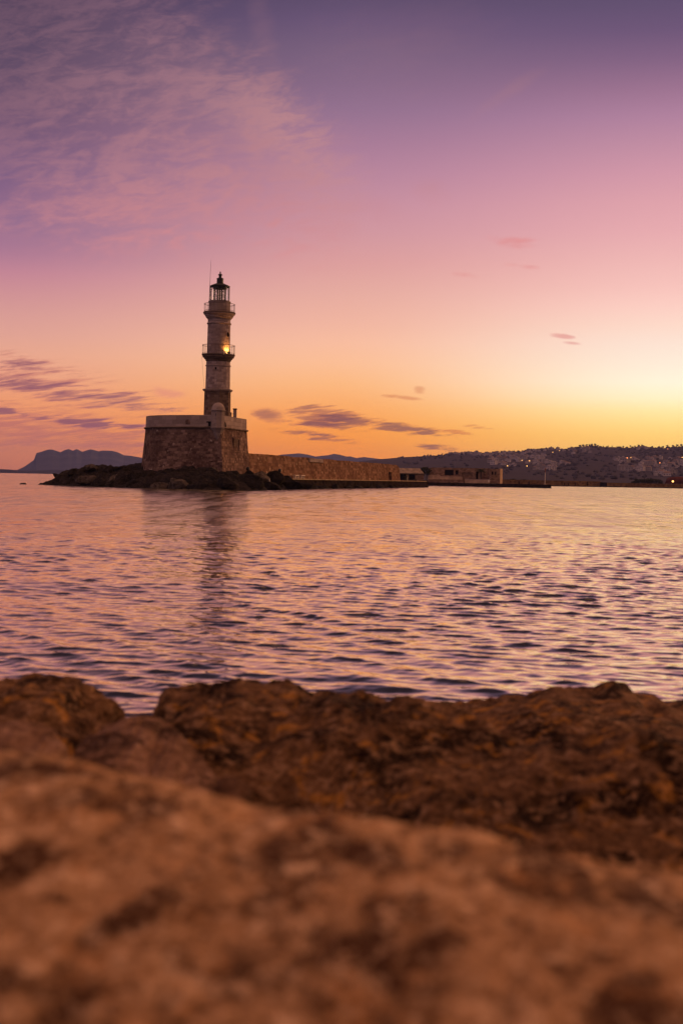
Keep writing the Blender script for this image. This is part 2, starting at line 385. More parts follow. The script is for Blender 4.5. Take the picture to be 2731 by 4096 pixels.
def plain(name, col, rough=.8, var=.25, scale=3.0, metal=0.0, bstr=0.0):
    m, t, p = mat(name)
    ob = t.add('ShaderNodeTexCoord').outputs['Object']
    n = t.noise(ob, scale, 5, .65)
    a = tuple(v * (1 - var) for v in col[:3]) + (1,); b = tuple(min(v * (1 + var), 1) for v in col[:3]) + (1,)
    t.l.new(t.mix(t.smooth(n, .3, .7), a, b), p.inputs['Base Color'])
    p.inputs['Specular IOR Level'].default_value = .2 if rough < .7 else 0.0; p.inputs['Roughness'].default_value = rough; p.inputs['Metallic'].default_value = metal
    if bstr: bump(t, p, n, bstr, .05)
    return m
M['iron'] = plain('dark_iron', (.018, .016, .018), .5, .3, 6)
M['rail'] = plain('rusty_rail', (.10, .065, .06), .6, .3, 6)
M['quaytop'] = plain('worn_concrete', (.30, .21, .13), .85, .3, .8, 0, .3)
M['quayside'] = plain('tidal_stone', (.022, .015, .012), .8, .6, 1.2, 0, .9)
M['limewash_lit'] = plain('limewash_and_lit_side', (.38, .25, .17), .85, .3, .5)  # pale low walls; also painted light on the stone block's right side
M['white'] = plain('whitewash', (.62, .50, .42), .8, .12, 2)
M['benchstone'] = plain('pale_bench_stone', (.62, .52, .44), .8, .15, 4)
M['darkvoid'] = plain('painted_interior_shade', (.012, .009, .009), .9, .2, 1)  # near-black colour standing in for the shade inside openings
M['rooftile'] = plain('roof_tile', (.22, .155, .115), .85, .35, .9, 0, .4)
M['redroof'] = plain('red_brown_roof', (.085, .028, .022), .8, .3, .4)
M['redpaint'] = plain('red_paint', (.16, .05, .045), .6, .2, 3)
M['canvas'] = plain('white_canvas', (.75, .68, .64), .8, .08, 1)
M['bark'] = plain('bark', (.06, .04, .03), .9, .4, 3)
M['leaf'] = plain('dark_foliage', (.030, .030, .018), .7, .5, 2)
M['palmleaf'] = plain('palm_frond', (.035, .036, .016), .7, .4, 2)
M['hillleaf'] = plain('hazed_hill_scrub', (.046, .039, .046), .85, .5, .02)  # purple of the distant haze is mixed into the scrub colour
M['house'] = plain('pale_house_wall', (.37, .31, .31), .85, .18, .06)
M['house2'] = plain('grey_house_wall', (.24, .20, .20), .85, .18, .06)
M['houseroof'] = plain('house_roof', (.20, .13, .11), .85, .2, .1)
M['pane'] = plain('dark_window', (.03, .028, .034), .25, .2, 1)

def terrain_mat(name, a, b, c2, s):
    m, t, p = mat(name)
    ob = t.add('ShaderNodeTexCoord').outputs['Object']
    n = t.noise(ob, s, 7, .65); n2 = t.noise(ob, s * 4.5, 6, .7)
    col = t.mix(t.smooth(n, .35, .65), a, b)
    col = t.mix(t.smooth(n2, .5, .72), col, c2)
    t.l.new(col, p.inputs['Base Color']); p.inputs['Roughness'].default_value = 1; p.inputs['Specular IOR Level'].default_value = 0
    return m
M['hill'] = terrain_mat('hazed_scrubland', (.050, .042, .052, 1), (.064, .053, .060, 1), (.044, .038, .046, 1), .008)  # purple tone carries part of the haze in the ground colour
M['mountain'] = terrain_mat('hazed_mountain', (.050, .056, .095, 1), (.070, .075, .12, 1), (.045, .05, .08, 1), .004)  # bluish distance haze is partly painted into the rock colour
M['coast'] = terrain_mat('low_coast', (.030, .030, .050, 1), (.045, .045, .065, 1), (.025, .025, .04, 1), .01)

def rock_mat(name, dark, mid, light, orange, s=1.0, bstr=.9, amt=.5, sc=(1, 1, 1)):
    m, t, p = mat(name)
    ob = t.add('ShaderNodeTexCoord').outputs['Object']
    ob = t.mapping(ob, sc=sc)
    n1 = t.noise(ob, 2.6 * s, 6, .62, .3); n2 = t.noise(t.mapping(ob, sc=(1, 1, 1.8)), 9.0 * s, 6, .68, .5); n3 = t.noise(ob, 30 * s, 5, .7)
    c = t.mix(t.smooth(n1, .40, .56), dark, mid)
    c = t.mix(t.m('MULTIPLY', t.smooth(n2, .50, .70), .8), c, light)
    c = t.mix(t.m('MULTIPLY', t.smooth(n2, .47, .34), .9), c, dark)
    no = t.noise(t.mapping(ob, loc=(4, 8, 2)), 4.2 * s, 5, .7, .4)
    c = t.mix(t.m('MULTIPLY', t.smooth(no, .54, .68), amt), c, orange)
    c = t.mix(t.m('MULTIPLY', t.smooth(n3, .54, .70), .6), c, light)
    c = t.mix(t.m('MULTIPLY', t.smooth(n3, .47, .34), .55), c, dark)
    t.l.new(c, p.inputs['Base Color']); p.inputs['Roughness'].default_value = .9; p.inputs['Specular IOR Level'].default_value = .04
    h = t.m('ADD', t.m('ADD', t.m('MULTIPLY', n1, 1.0), t.m('MULTIPLY', n2, .6)), t.m('MULTIPLY', n3, .2))
    bump(t, p, h, bstr, .12 / s)
    return m
M['rocknear'] = rock_mat('sandy_boulder', (.075, .030, .014, 1), (.42, .215, .100, 1), (.78, .47, .27, 1), (.55, .235, .08, 1), 3.4, 1.0, .4, (.85, .55, 1.3))
M['rockbrown'] = rock_mat('brown_boulder', (.015, .006, .0035, 1), (.145, .068, .032, 1), (.42, .225, .125, 1), (.50, .205, .038, 1), 1.7, 1.0, .75)
M['rockpale'] = rock_mat('pinkish_boulder', (.04, .017, .010, 1), (.20, .10, .062, 1), (.38, .21, .145, 1), (.28, .12, .05, 1), 1.5, .9, .4)
M['islet'] = rock_mat('wet_islet_rock', (.010, .008, .008, 1), (.026, .019, .017, 1), (.065, .047, .038, 1), (.05, .034, .022, 1), .28, 1.0, .4)
M['isletpale'] = rock_mat('dry_islet_rock', (.035, .026, .022, 1), (.095, .07, .056, 1), (.17, .125, .10, 1), (.10, .07, .04, 1), .5, .9, .4)
M['isletdark'] = rock_mat('black_islet_rock', (.010, .008, .008, 1), (.022, .017, .015, 1), (.05, .036, .03, 1), (.035, .025, .018, 1), .5, .9, .3)
M['shore'] = rock_mat('dark_shore_rock', (.02, .012, .009, 1), (.06, .034, .024, 1), (.10, .06, .04, 1), (.08, .04, .02, 1), 1.2, .9, .4)

def glass_mat():
    m = bpy.data.materials.new('lantern_glass'); m.use_nodes = True; t = NT(m.node_tree); t.n.clear()
    out = t.add('ShaderNodeOutputMaterial'); tr = t.add('ShaderNodeBsdfTransparent'); tr.inputs[0].default_value = (.985, .985, .985, 1)
    gl = t.add('ShaderNodeBsdfGlossy'); gl.inputs['Roughness'].default_value = .05
    fr = t.add('ShaderNodeFresnel'); fr.inputs[0].default_value = 1.5
    mx = t.add('ShaderNodeMixShader'); t.l.new(t.m('ADD', t.m('MULTIPLY', fr.outputs[0], .35), .0), mx.inputs[0]); t.l.new(tr.outputs[0], mx.inputs[1]); t.l.new(gl.outputs[0], mx.inputs[2])
    t.l.new(mx.outputs[0], out.inputs[0]); return m
M['glass'] = glass_mat()
def lens_mat():
    m = bpy.data.materials.new('frosted_lens'); m.use_nodes = True; t = NT(m.node_tree); t.n.clear()
    out = t.add('ShaderNodeOutputMaterial'); tr = t.add('ShaderNodeBsdfTransparent'); tr.inputs[0].default_value = (1, 1, 1, 1)
    tl = t.add('ShaderNodeBsdfTranslucent'); tl.inputs[0].default_value = (.95, .93, .9, 1)
    mx = t.add('ShaderNodeMixShader'); mx.inputs[0].default_value = .22; t.l.new(tr.outputs[0], mx.inputs[1]); t.l.new(tl.outputs[0], mx.inputs[2])
    t.l.new(mx.outputs[0], out.inputs[0]); return m
M['lens'] = lens_mat()
def emit_mat(name, col, s):
    m = bpy.data.materials.new(name); m.use_nodes = True; t = NT(m.node_tree); t.n.clear()
    out = t.add('ShaderNodeOutputMaterial'); e = t.add('ShaderNodeEmission'); e.inputs[0].default_value = col; e.inputs[1].default_value = s
    t.l.new(e.outputs[0], out.inputs[0]); return m
M['lampglow'] = emit_mat('lamp_glow', (1, .50, .13, 1), 3.6)
M['lampred'] = emit_mat('orange_lamp_glow', (1, .28, .09, 1), 4.0)
M['flood'] = emit_mat('floodlight_lens', (1, .62, .18, 1), 40)

# ------------------------------------------------------------------ water
def build_water():
    rng = np.random.default_rng(11)
    k = []
    for i in range(130):
        if i % 4 == 0:                                                     # a set of longer crests running across the harbour mouth
            lam = math.exp(rng.uniform(math.log(.30), math.log(.80))); th = rng.normal(1.02, .10); s = .0115
        elif i % 7 == 1:
            lam = math.exp(rng.uniform(math.log(1.2), math.log(14.0))); th = rng.normal(.1, .55); s = .0075
        elif i % 4 == 1:
            lam = math.exp(rng.uniform(math.log(.10), math.log(.40))); th = rng.normal(-.35, .8); s = .0115
        else:
            lam = math.exp(rng.uniform(math.log(.14), math.log(.52))); th = rng.normal(.18, .32); s = .0135
        s *= rng.uniform(.6, 1.35)
        k.append((lam, th, s, rng.uniform(0, 2 * math.pi)))
    f1 = F / 4.0
    rows = [4.0]
    while rows[-1] < 620: rows.append(rows[-1] + max(rows[-1] ** 2 / (CAMZ * f1) * .20, .014))
    dr = list(np.diff(rows)) + [0]; dr[-1] = dr[-2]
    while rows[-1] < 8900: rows.append(rows[-1] * 1.09); dr.append(rows[-1] * .09)
    r = np.array(rows); dr = np.array(dr)
    a = np.concatenate([np.linspace(-82, -19, 40)[:-1], np.linspace(-19, 19, 880), np.linspace(19, 82, 40)[1:]])
    da = np.gradient(np.radians(a))
    A, RR = np.meshgrid(np.radians(a), r)
    DR = np.repeat(dr[:, None], len(a), 1); SPL = np.abs(da)[None, :] * RR
    X0 = RR * np.sin(A); Y0 = RR * np.cos(A)
    X = X0.copy(); Y = Y0.copy(); Z = np.zeros_like(X); ZL = np.zeros_like(X); lost = np.zeros_like(X); tot = 0
    for lam, th, s, ph in k:
        kk = 2 * math.pi / lam; dx, dy = math.sin(th), math.cos(th)
        sp = np.maximum(DR * abs(dy) + .3 * DR, SPL)
        w = np.clip(lam / (sp * 2.0) - .6, 0, 1); w = w * w * (3 - 2 * w)
        q = kk * (X0 * dx + Y0 * dy) + ph
        amp = s / kk
        if lam > 1.15: ZL += amp * w * np.cos(q)
        else: Z += amp * w * np.cos(q)
        X -= .75 * amp * w * dx * np.sin(q); Y -= .75 * amp * w * dy * np.sin(q)
        lost += s * s * (1 - w * w); tot += s * s
    # crests are sharp and troughs broad; gusts vary the height over metres
    sd_ = Z.std(1, keepdims=True) + 1e-6; hN = Z / sd_; Z = sd_ * (np.exp(.20 * hN) - 1.02) / .205
    gu = 1 + .15 * np.sin(X0 * .21 + Y0 * .13 + 1.0) * np.sin(Y0 * .17 - X0 * .07 + 2.0) + .08 * np.sin(X0 * .55 - Y0 * .31)
    Z = Z * gu + ZL
    o = grid_mesh('water', np.stack([X, Y, Z], -1), M['water'])
    at_ = o.data.attributes.new('lost', 'FLOAT', 'POINT'); at_.data.foreach_set('value', np.sqrt(lost / tot).astype(np.float32).ravel())
    tag(o, kind='structure')
    return o
def water_mat():
    m = bpy.data.materials.new('harbour_water'); m.use_nodes = True; t = NT(m.node_tree); t.n.clear()
    out = t.add('ShaderNodeOutputMaterial')
    ob = t.add('ShaderNodeTexCoord').outputs['Object']
    lost = t.add('ShaderNodeAttribute', attribute_name='lost').outputs['Fac']
    v = t.mapping(ob, sc=(.75, 1.25, 1), rot=(0, 0, R(-14)))
    far = t.noise(v, 1.3, 3, .5); near = t.noise(v, 8.0, 2, .5)
    gust = t.noise(t.mapping(ob, sc=(.35, 1, 1)), .05, 4, .6)
    b1 = t.add('ShaderNodeBump'); b1.inputs['Distance'].default_value = .12
    t.l.new(t.m('MULTIPLY', lost, t.linmap(gust, .3, .7, .5, 1.0)), b1.inputs['Strength']); t.l.new(far, b1.inputs['Height'])
    b2 = t.add('ShaderNodeBump'); b2.inputs['Distance'].default_value = .018; b2.inputs['Strength'].default_value = .22
    t.l.new(near, b2.inputs['Height']); t.l.new(b1.outputs[0], b2.inputs['Normal'])
    # ripples too small for the mesh are carried by roughness
    lanes = t.noise(t.mapping(ob, sc=(1.1, .09, 1), rot=(0, 0, R(6))), 1.0, 3, .6)
    rough = t.m('MULTIPLY_ADD', t.m('MULTIPLY', lost, t.smooth(lanes, .36, .64)), t.linmap(gust, .3, .7, .11, .20), t.m('MULTIPLY_ADD', lost, .05, .02))
    lw = t.add('ShaderNodeLayerWeight'); lw.inputs['Blend'].default_value = .5; t.l.new(b2.outputs[0], lw.inputs['Normal'])
    f = t.m('MULTIPLY_ADD', t.m('POWER', lw.outputs['Facing'], 1.15), .96, .03)
    gl = t.add('ShaderNodeBsdfGlossy'); gl.inputs['Color'].default_value = (1.0, .865, .655, 1); t.l.new(rough, gl.inputs['Roughness']); t.l.new(b2.outputs[0], gl.inputs['Normal'])
    df = t.add('ShaderNodeBsdfDiffuse'); df.inputs['Color'].default_value = (.012, .010, .016, 1)
    mx = t.add('ShaderNodeMixShader'); t.l.new(f, mx.inputs[0]); t.l.new(df.outputs[0], mx.inputs[1]); t.l.new(gl.outputs[0], mx.inputs[2]); t.l.new(mx.outputs[0], out.inputs[0])
    return m
M['water'] = water_mat()
build_water()

# ------------------------------------------------------------------ far land
def interp(pts, x):
    if x <= pts[0][0]: return pts[0][1]
    for (a, b), (c, d) in zip(pts, pts[1:]):
        if x <= c: return b + (d - b) * (x - a) / (c - a)
    return pts[-1][1]

def ridge(name, sil, Yc, depth, back, m, nu, rough, base_z=-1.0, nv=44, p=.8, seed=0):
    """a ridge with real depth: its crest follows the outline at distance Yc"""
    P = np.zeros((nv, nu, 3)); pxs = np.linspace(sil[0][0], sil[-1][0], nu); JC = nv - 10
    for i, px in enumerate(pxs):
        c = at(px, interp(sil, px), Yc)
        ux = (c.x) / Yc
        for j in range(nv):
            v = .7 * j / JC if j <= JC else .7 + .3 * (j - JC) / (nv - 1 - JC)
            if v < .7: y = Yc - depth * (1 - v / .7); hfac = (v / .7) ** p
            else: y = Yc + back * (v - .7) / .3; hfac = 1 - ((v - .7) / .3) ** 1.5
            x = c.x + ux * (y - Yc)
            z = base_z + (c.z - base_z) * hfac
            n = fbm(Vector((x / rough * 1.0 + seed, y / rough, seed)), 5)
            z += n * (c.z - base_z) * .20 * min(hfac * 1.5, 1) * max(1 - hfac ** 3, 0) * (1 if v < .7 else 0)
            z = max(z, base_z) if hfac > 0 else base_z
            P[j, i] = (x, y, z)
    o = grid_mesh(name, P, m); tag(o, kind='structure'); return o

mount = [(-500, 1874), (-200, 1876), (70, 1880), (100, 1866), (137, 1840), (142, 1826), (147, 1812), (170, 1806), (186, 1800), (196, 1798), (212, 1798), (228, 1804), (243, 1809), (262, 1799), (277, 1796), (292, 1803), (308, 1796), (330, 1807), (348, 1801), (366, 1797), (395, 1805), (412, 1802), (447, 1803), (470, 1808), (497, 1821), (525, 1823), (545, 1827), (565, 1830), (640, 1848), (720, 1868), (780, 1884), (830, 1900)]
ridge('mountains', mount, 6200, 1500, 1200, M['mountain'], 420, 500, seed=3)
far = [(1000, 1850), (1080, 1828), (1128, 1818), (1160, 1816), (1195, 1813), (1230, 1818), (1262, 1826), (1285, 1823), (1310, 1821), (1335, 1815), (1360, 1819), (1385, 1826), (1400, 1825), (1425, 1832), (1455, 1828), (1490, 1832), (1521, 1836), (1600, 1842), (1700, 1850), (1800, 1870)]
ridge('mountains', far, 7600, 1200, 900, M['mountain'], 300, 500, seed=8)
coast = [(-900, 1873), (-400, 1874), (0, 1876), (40, 1878), (75, 1881), (120, 1883), (170, 1881), (230, 1879), (290, 1883), (420, 1886), (560, 1890), (640, 1900)]
ridge('land', coast, 4300, 160, 500, M['coast'], 220, 60, base_z=-.6, seed=5, p=.5)

# the hill across the harbour
hill = [(1380, 1860), (1440, 1846), (1521, 1837), (1550, 1835), (1620, 1829), (1700, 1825), (1760, 1822), (1800, 1817), (1850, 1813), (1950, 1812), (2030, 1810), (2080, 1808), (2130, 1800), (2195, 1796), (2260, 1797), (2300, 1793), (2365, 1783), (2400, 1789), (2450, 1789), (2500, 1792), (2560, 1790), (2620, 1795), (2680, 1792), (2731, 1787), (2900, 1780), (3200, 1790), (3600, 1830), (3900, 1900)]
HY0, HYC = 1250.0, 3900.0
def hill_pt(px, v):
    """v: 0 at the waterside foot, 1 at the crest, up to 1.3 behind"""
    c = at(px, interp(hill, px), HYC); foot = at(px, hor(px), HY0)
    if v <= 1:
        y = HY0 + (HYC - HY0) * v; x = foot.x + (c.x - foot.x) * v; hf = .12 * v + .88 * v * v * (3 - 2 * v) * .6 + .88 * .4 * v
        z = .6 + (c.z - .6) * hf
        z += fbm(Vector((x / 260, y / 260, 2.2)), 4) * 8 * v * (1 - v) * 2.2
    else:
        y = HYC + (v - 1) * 1500; x = c.x; z = c.z * (1 - ((v - 1) / .3) ** 1.4)
    return Vector((x, y, z))
HNU, HNV = 360, 60
P = np.zeros((HNV, HNU, 3))
for i, px in enumerate(np.linspace(hill[0][0], hill[-1][0], HNU)):
    for j in range(HNV): P[j, i] = hill_pt(px, j / (HNV - 9) if j <= HNV - 9 else 1 + .3 * (j - HNV + 9) / 8)
tag(grid_mesh('hill', P, M['hill']), kind='structure')
def hill_at(px, py):
    """the point of the hillside seen at a place of the photograph"""
    lo, hi = 0.02, 1.0
    for _ in range(30):
        mid = (lo + hi) / 2; p = hill_pt(px, mid); d = ray(px, py)
        if p.z - CAMZ < d.z / d.y * p.y: lo = mid
        else: hi = mid
    return hill_pt(px, lo)

def leafy(n, rx, ry, rz, cz, size, seed, clumps=7):
    """many leaf sized faces in clumps"""
    rnd = random.Random(seed); mb = MB()
    cl = []
    for i in range(clumps):
        a = rnd.uniform(0, 6.28); q = rnd.uniform(.2, .75); h = rnd.uniform(-.6, .8)
        cl.append((math.cos(a) * q * rx, math.sin(a) * q * ry, cz + h * rz * .8, rnd.uniform(.3, .5)))
    for i in range(n):
        c = rnd.choice(cl); d = Vector((rnd.gauss(0, 1), rnd.gauss(0, 1), rnd.gauss(0, 1))).normalized() * c[3] * rnd.uniform(.5, 1.05)
        p = Vector((c[0] + d.x * rx, c[1] + d.y * ry, c[2] + d.z * rz))
        a = Vector((rnd.gauss(0, 1), rnd.gauss(0, 1), rnd.gauss(0, 1))).normalized(); b = a.orthogonal().normalized(); s = size * rnd.uniform(.6, 1.3)
        mb.face([p + a * s, p + b * s * .6, p - a * s, p - b * s * .6])
    return mb

# scrub and woodland on the hillside: nobody could count it
rs = random.Random(4); mb = MB()
def bushpt(mb, p, s, rs):
    n = 6; L = []
    for k, (rr, zz) in enumerate(((.75, -.1), (1.0, .35), (.7, .8), (.2, 1.05))):
        L.append([(p.x + math.cos(2 * math.pi * i / n) * rr * s * rs.uniform(.75, 1.25), p.y + math.sin(2 * math.pi * i / n) * rr * s * rs.uniform(.75, 1.25), p.z + zz * s * rs.uniform(.8, 1.1)) for i in range(n)])
    mb.loops(L, True, False, True)
for i in range(2600):
    px = rs.uniform(1560, 3300); v = rs.uniform(.05, .985) ** .8
    dens = fbm(Vector((px / 120, v * 6, 4.4)), 3)
    if dens + (px - 2150) / 1400 < rs.uniform(-.35, .5): continue
    bushpt(mb, hill_pt(px, v), rs.uniform(1.8, 3.8), rs)
wood = mb.build('woodland', M['hillleaf'], merge=False, smooth=True); tag(wood, 'dark scrub and woodland covering the hillside between the pale houses', 'woodland', kind='stuff')

def ordinal(n):
    w = 'first second third fourth fifth sixth seventh eighth ninth tenth eleventh twelfth thirteenth fourteenth fifteenth sixteenth seventeenth eighteenth nineteenth twentieth'.split()
    return w[n] if n < 20 else 'twenty ' + w[n - 20]

# houses
def house_proto(kind, w, d, h, wm):
    root = empty('house', (0, 0, 0), 'pale house', 'house')
    mb = MB(); I = Matrix.Identity(4)
    wins = []
    nst = 2 if h > 5 else 1
    for s_ in range(nst):
        for x in np.linspace(-w / 2 + 1.6, w / 2 - 1.6, 3): wins.append((x - .6, x + .6, 1.0 + 3.0 * s_, 2.5 + 3.0 * s_))
    mb.panel(w, h, .3, wins, Matrix.Translation((0, -d / 2, 0)), -w / 2)
    mb.box(-w / 2, w / 2, -d / 2 + .301, d / 2, -3, h - .01)
    mb.box(-w / 2, w / 2, -d / 2 + .01, -d / 2 + .3, -3, -.002)
    mb.build('wall', wm, root)
    pm = MB()
    for a, b, c, e in wins: pm = MB().box(a, b, -d / 2 + .2, -d / 2 + .29, c, e); pm.build('window', M['pane'], root)
    rm = MB()
    if kind == 'flat':
        rm.box(-w / 2 - .25, w / 2 + .25, -d / 2 - .25, d / 2 + .25, h, h + .35); rm.box(-w / 4, w / 8, -d / 6, d / 3, h + .35, h + 2.2)
    else:
        z = h + w * .2; a, b = w / 2 + .4, d / 2 + .4
        rm.face([(-a, -b, h), (a, -b, h), (a * .5, 0, z), (-a * .5, 0, z)]); rm.face([(a, b, h), (-a, b, h), (-a * .5, 0, z), (a * .5, 0, z)])
        rm.face([(a, -b, h), (a, b, h), (a * .5, 0, z)]); rm.face([(-a, b, h), (-a, -b, h), (-a * .5, 0, z)]); rm.face([(-a, b, h), (a, b, h), (a, -b, h), (-a, -b, h)])
    rm.build('roof', M['houseroof'] if kind != 'flat' else wm, root)
    return root
PROTOS = [house_proto('flat', 9, 8, 6.2, M['house']), house_proto('hip', 10, 8, 4.0, M['house']), house_proto('flat', 12, 9, 6.6, M['house2']), house_proto('flat', 8, 7, 3.4, M['house']), house_proto('hip', 9, 8, 6.2, M['house2'])]
USED = set()
def copy_tree(o, parent=None):
    c = o.copy(); COL.objects.link(c)
    if parent is not None: c.parent = parent
    for ch in list(o.children): copy_tree(ch, c)
    return c
def place_house(k, loc, rz, s, label, group):
    o = PROTOS[k] if k not in USED else copy_tree(PROTOS[k]); USED.add(k)
    o.location = loc; o.rotation_euler = (0, 0, rz); o.scale = (s, s, s); o['label'] = label; o['group'] = group; o['category'] = 'house'
CLUSTERS = [  # x0, x1, y0, y1, number, place, size
    (1790, 1890, 1813, 1822, 9, 'along the low end of the hill crest', 1.0),
    (1895, 2010, 1811, 1826, 14, 'on the hill crest above the ruin', 1.1),
    (2015, 2110, 1808, 1830, 16, 'on the crest above the twin lamps', 1.15),
    (1955, 2002, 1838, 1860, 9, 'in the bright patch above the palm', 1.25),
    (2005, 2095, 1834, 1866, 15, 'in the dense middle of the hillside', 1.1),
    (2098, 2180, 1806, 1838, 14, 'on the upper slope below the crest', 1.1),
    (2100, 2190, 1848, 1864, 12, 'beside the largest yellow lamp', 1.0),
    (2195, 2272, 1852, 1862, 9, 'in the row right of the yellow lamp', .9),
    (2132, 2228, 1872, 1884, 12, 'in the lowest row behind the beacon', 1.0),
    (2115, 2265, 1796, 1806, 9, 'along the upper crest by two small lamps', 1.1),
    (2275, 2305, 1800, 1816, 5, 'left of the highest wooded crest', 1.2),
    (2325, 2362, 1794, 1818, 7, 'just under the highest wooded crest', 1.1),
    (2455, 2556, 1838, 1850, 13, 'in the row around the orange lamp', 1.1),
    (2472, 2600, 1866, 1886, 17, 'in the long lower band at far right', 1.15),
    (2560, 2625, 1850, 1866, 9, 'above the long lower band at far right', 1.1),
    (2580, 2645, 1830, 1838, 5, 'in two small bright spots high on the slope', 1.1),
    (2545, 2600, 1794, 1800, 5, 'just below the right crest', 1.0),
    (2650, 2760, 1830, 1876, 17, 'at the right end of the hillside', 1.2),
    (2620, 2690, 1884, 1906, 8, 'just above the domed building', 1.1)]
for ci, (x0, x1, y0, y1, n, place, sz) in enumerate(CLUSTERS):
    pts = []
    slant = (y1 - y0) > 14
    xs = sorted(x0 + (x1 - x0) * (i + rs.uniform(.1, .9)) / n for i in range(n))
    for i, px in enumerate(xs):
        py = rs.uniform(y0, y1)
        k = rs.choice((0, 0, 1, 2, 3, 3, 4)); p = hill_at(px, py)
        place_house(k, (p.x, p.y, p.z + .2), rs.uniform(-.6, .6) - math.atan2(p.x, p.y), sz * rs.uniform(.55, .9), ordinal(i) + ' house from the left ' + place, 'pale houses scattered over the hillside')
for k, o in enumerate(PROTOS): assert k in USED

# trees breaking the skyline
tmb = leafy(130, 3.0, 3.0, 2.2, 4.2, .85, 21); 
tree0 = empty('tree', (0, 0, 0), 'dark tree', 'tree'); tmb.build('crown', M['hillleaf'], tree0, merge=False)
MB().tube([(0, 0, -1), (.1, 0, 1.5), (0, .1, 4.2)], .35, 7, .15).build('trunk', M['bark'], tree0)
sky_x = [1594, 1712, 1722, 1768, 1778, 1812, 1838, 1872, 1922, 1960, 2004, 2090, 2150, 2206, 2270, 2286, 2318, 2330, 2344, 2356, 2366, 2378, 2390, 2412, 2430, 2446, 2462, 2490, 2520, 2536, 2552, 2566, 2584, 2606, 2634, 2650, 2668, 2690, 2706, 2722, 2750]
for i, px in enumerate(sky_x):
    o = tree0 if i == 0 else copy_tree(tree0)
    p = hill_pt(px, .992); s = rs.uniform(.7, 1.25) * (1.3 if 2300 < px < 2400 or px > 2480 else .75)
    o.location = (p.x, p.y, p.z - .3); o.rotation_euler = (0, 0, rs.uniform(0, 6)); s *= .9; o.scale = (s * rs.uniform(.9, 1.6), s * 1.1, s * rs.uniform(.75, 1.1))
    o['label'] = (ordinal(i) if i < 20 else ordinal(len(sky_x) - 1 - i)) + (' dark tree from the left' if i < 20 else ' dark tree from the right') + ' breaking the skyline of the hill'; o['category'] = 'tree'; o['group'] = 'trees along the hill crest'

# lit street lamps on the hillside
LAMPS = [(2116, 1860, 1.0, 'lampglow', 'brightest yellow street lamp, on the slope right of the dense houses'), (2086, 1858, .45, 'lampglow', 'small yellow street lamp just left of the brightest one'),
         (2106, 1884, .55, 'lampglow', 'yellow street lamp low on the slope, left of the beacon'), (2028, 1883, .5, 'lampglow', 'low yellow street lamp beside the right end of the ruin'),
         (2209, 1821, .6, 'lampglow', 'left one of two small lamps near the crest'), (2236, 1814, .55, 'lampglow', 'right one of two small lamps near the crest'),
         (2506, 1848, .9, 'lampred', 'large orange lamp among the houses on the right slope'), (2521, 1846, .4, 'lampglow', 'faint lamp right beside the large orange lamp'),
         (2637, 1869, .6, 'lampred', 'orange street lamp above the domed building at right'), (2668, 1807, .5, 'lampred', 'single lamp by the house just under the right crest'), (2726, 1845, .5, 'lampglow', 'lamp at the right edge of the hillside houses')]
for px, py, s, mt, lb in LAMPS:
    p = hill_at(px, py + 4); t0 = empty('street_lamp', p, lb, 'street lamp', 'lit lamps on the hillside')
    hgt = 7.5; s *= .85
    MB().tube([(0, 0, 0), (0, 0, hgt)], .14, 6, .1).build('post', M['iron'], t0)
    MB().lathe([(.01, hgt), (.55 * s + .2, hgt + .2), (.75 * s + .25, hgt + .55), (.5 * s + .2, hgt + 1.0), (.01, hgt + 1.2)], 10).build('lamp_shade', M[mt], t0, smooth=True)

# ------------------------------------------------------------------ the islet under the fort
FORT = [(-14.9, 165.0), (-12.5, 176.0), (-13.6, 181.5), (-23.0, 182.5), (-25.2, 178.5), (-25.45, 175.0), (-25.2, 172.6), (-24.4, 170.4), (-23.0, 168.7), (-21.2, 167.5), (-19.2, 166.55), (-17.0, 165.75)]
def sdist(poly, x, y):
    """signed distance to a polygon, positive inside"""
    d = 1e9; ins = False; n = len(poly)
    for i in range(n):
        ax, ay = poly[i]; bx, by = poly[(i + 1) % n]
        t_ = max(0, min(1, ((x - ax) * (bx - ax) + (y - ay) * (by - ay)) / ((bx - ax) ** 2 + (by - ay) ** 2)))
        d = min(d, math.hypot(x - ax - t_ * (bx - ax), y - ay - t_ * (by - ay)))
        if (ay > y) != (by > y) and x < (bx - ax) * (y - ay) / (by - ay) + ax: ins = not ins
    return d if ins else -d
SHORE = [(-41.2, 181.5), (-38.5, 177.5), (-34, 172.5), (-29.5, 167), (-25, 161.5), (-21.5, 158.2), (-17.5, 156.3), (-13.5, 155.2), (-10.6, 156.2), (-9.4, 160), (-8.9, 165), (-8.6, 171), (-8.2, 178), (-6.4, 186), (-5.5, 192), (-8, 198), (-13, 200), (-22, 198), (-30, 192), (-37, 187)]
RIDGE = [(-41.5, .15), (-39.5, .8), (-38.4, 1.25), (-37.4, 1.75), (-35.8, 2.05), (-34, 2.45), (-30, 2.65), (-24, 2.6), (-17, 2.45), (-14, 2.15), (-11.5, 1.75), (-9, 1.5), (-5, 1.35)]
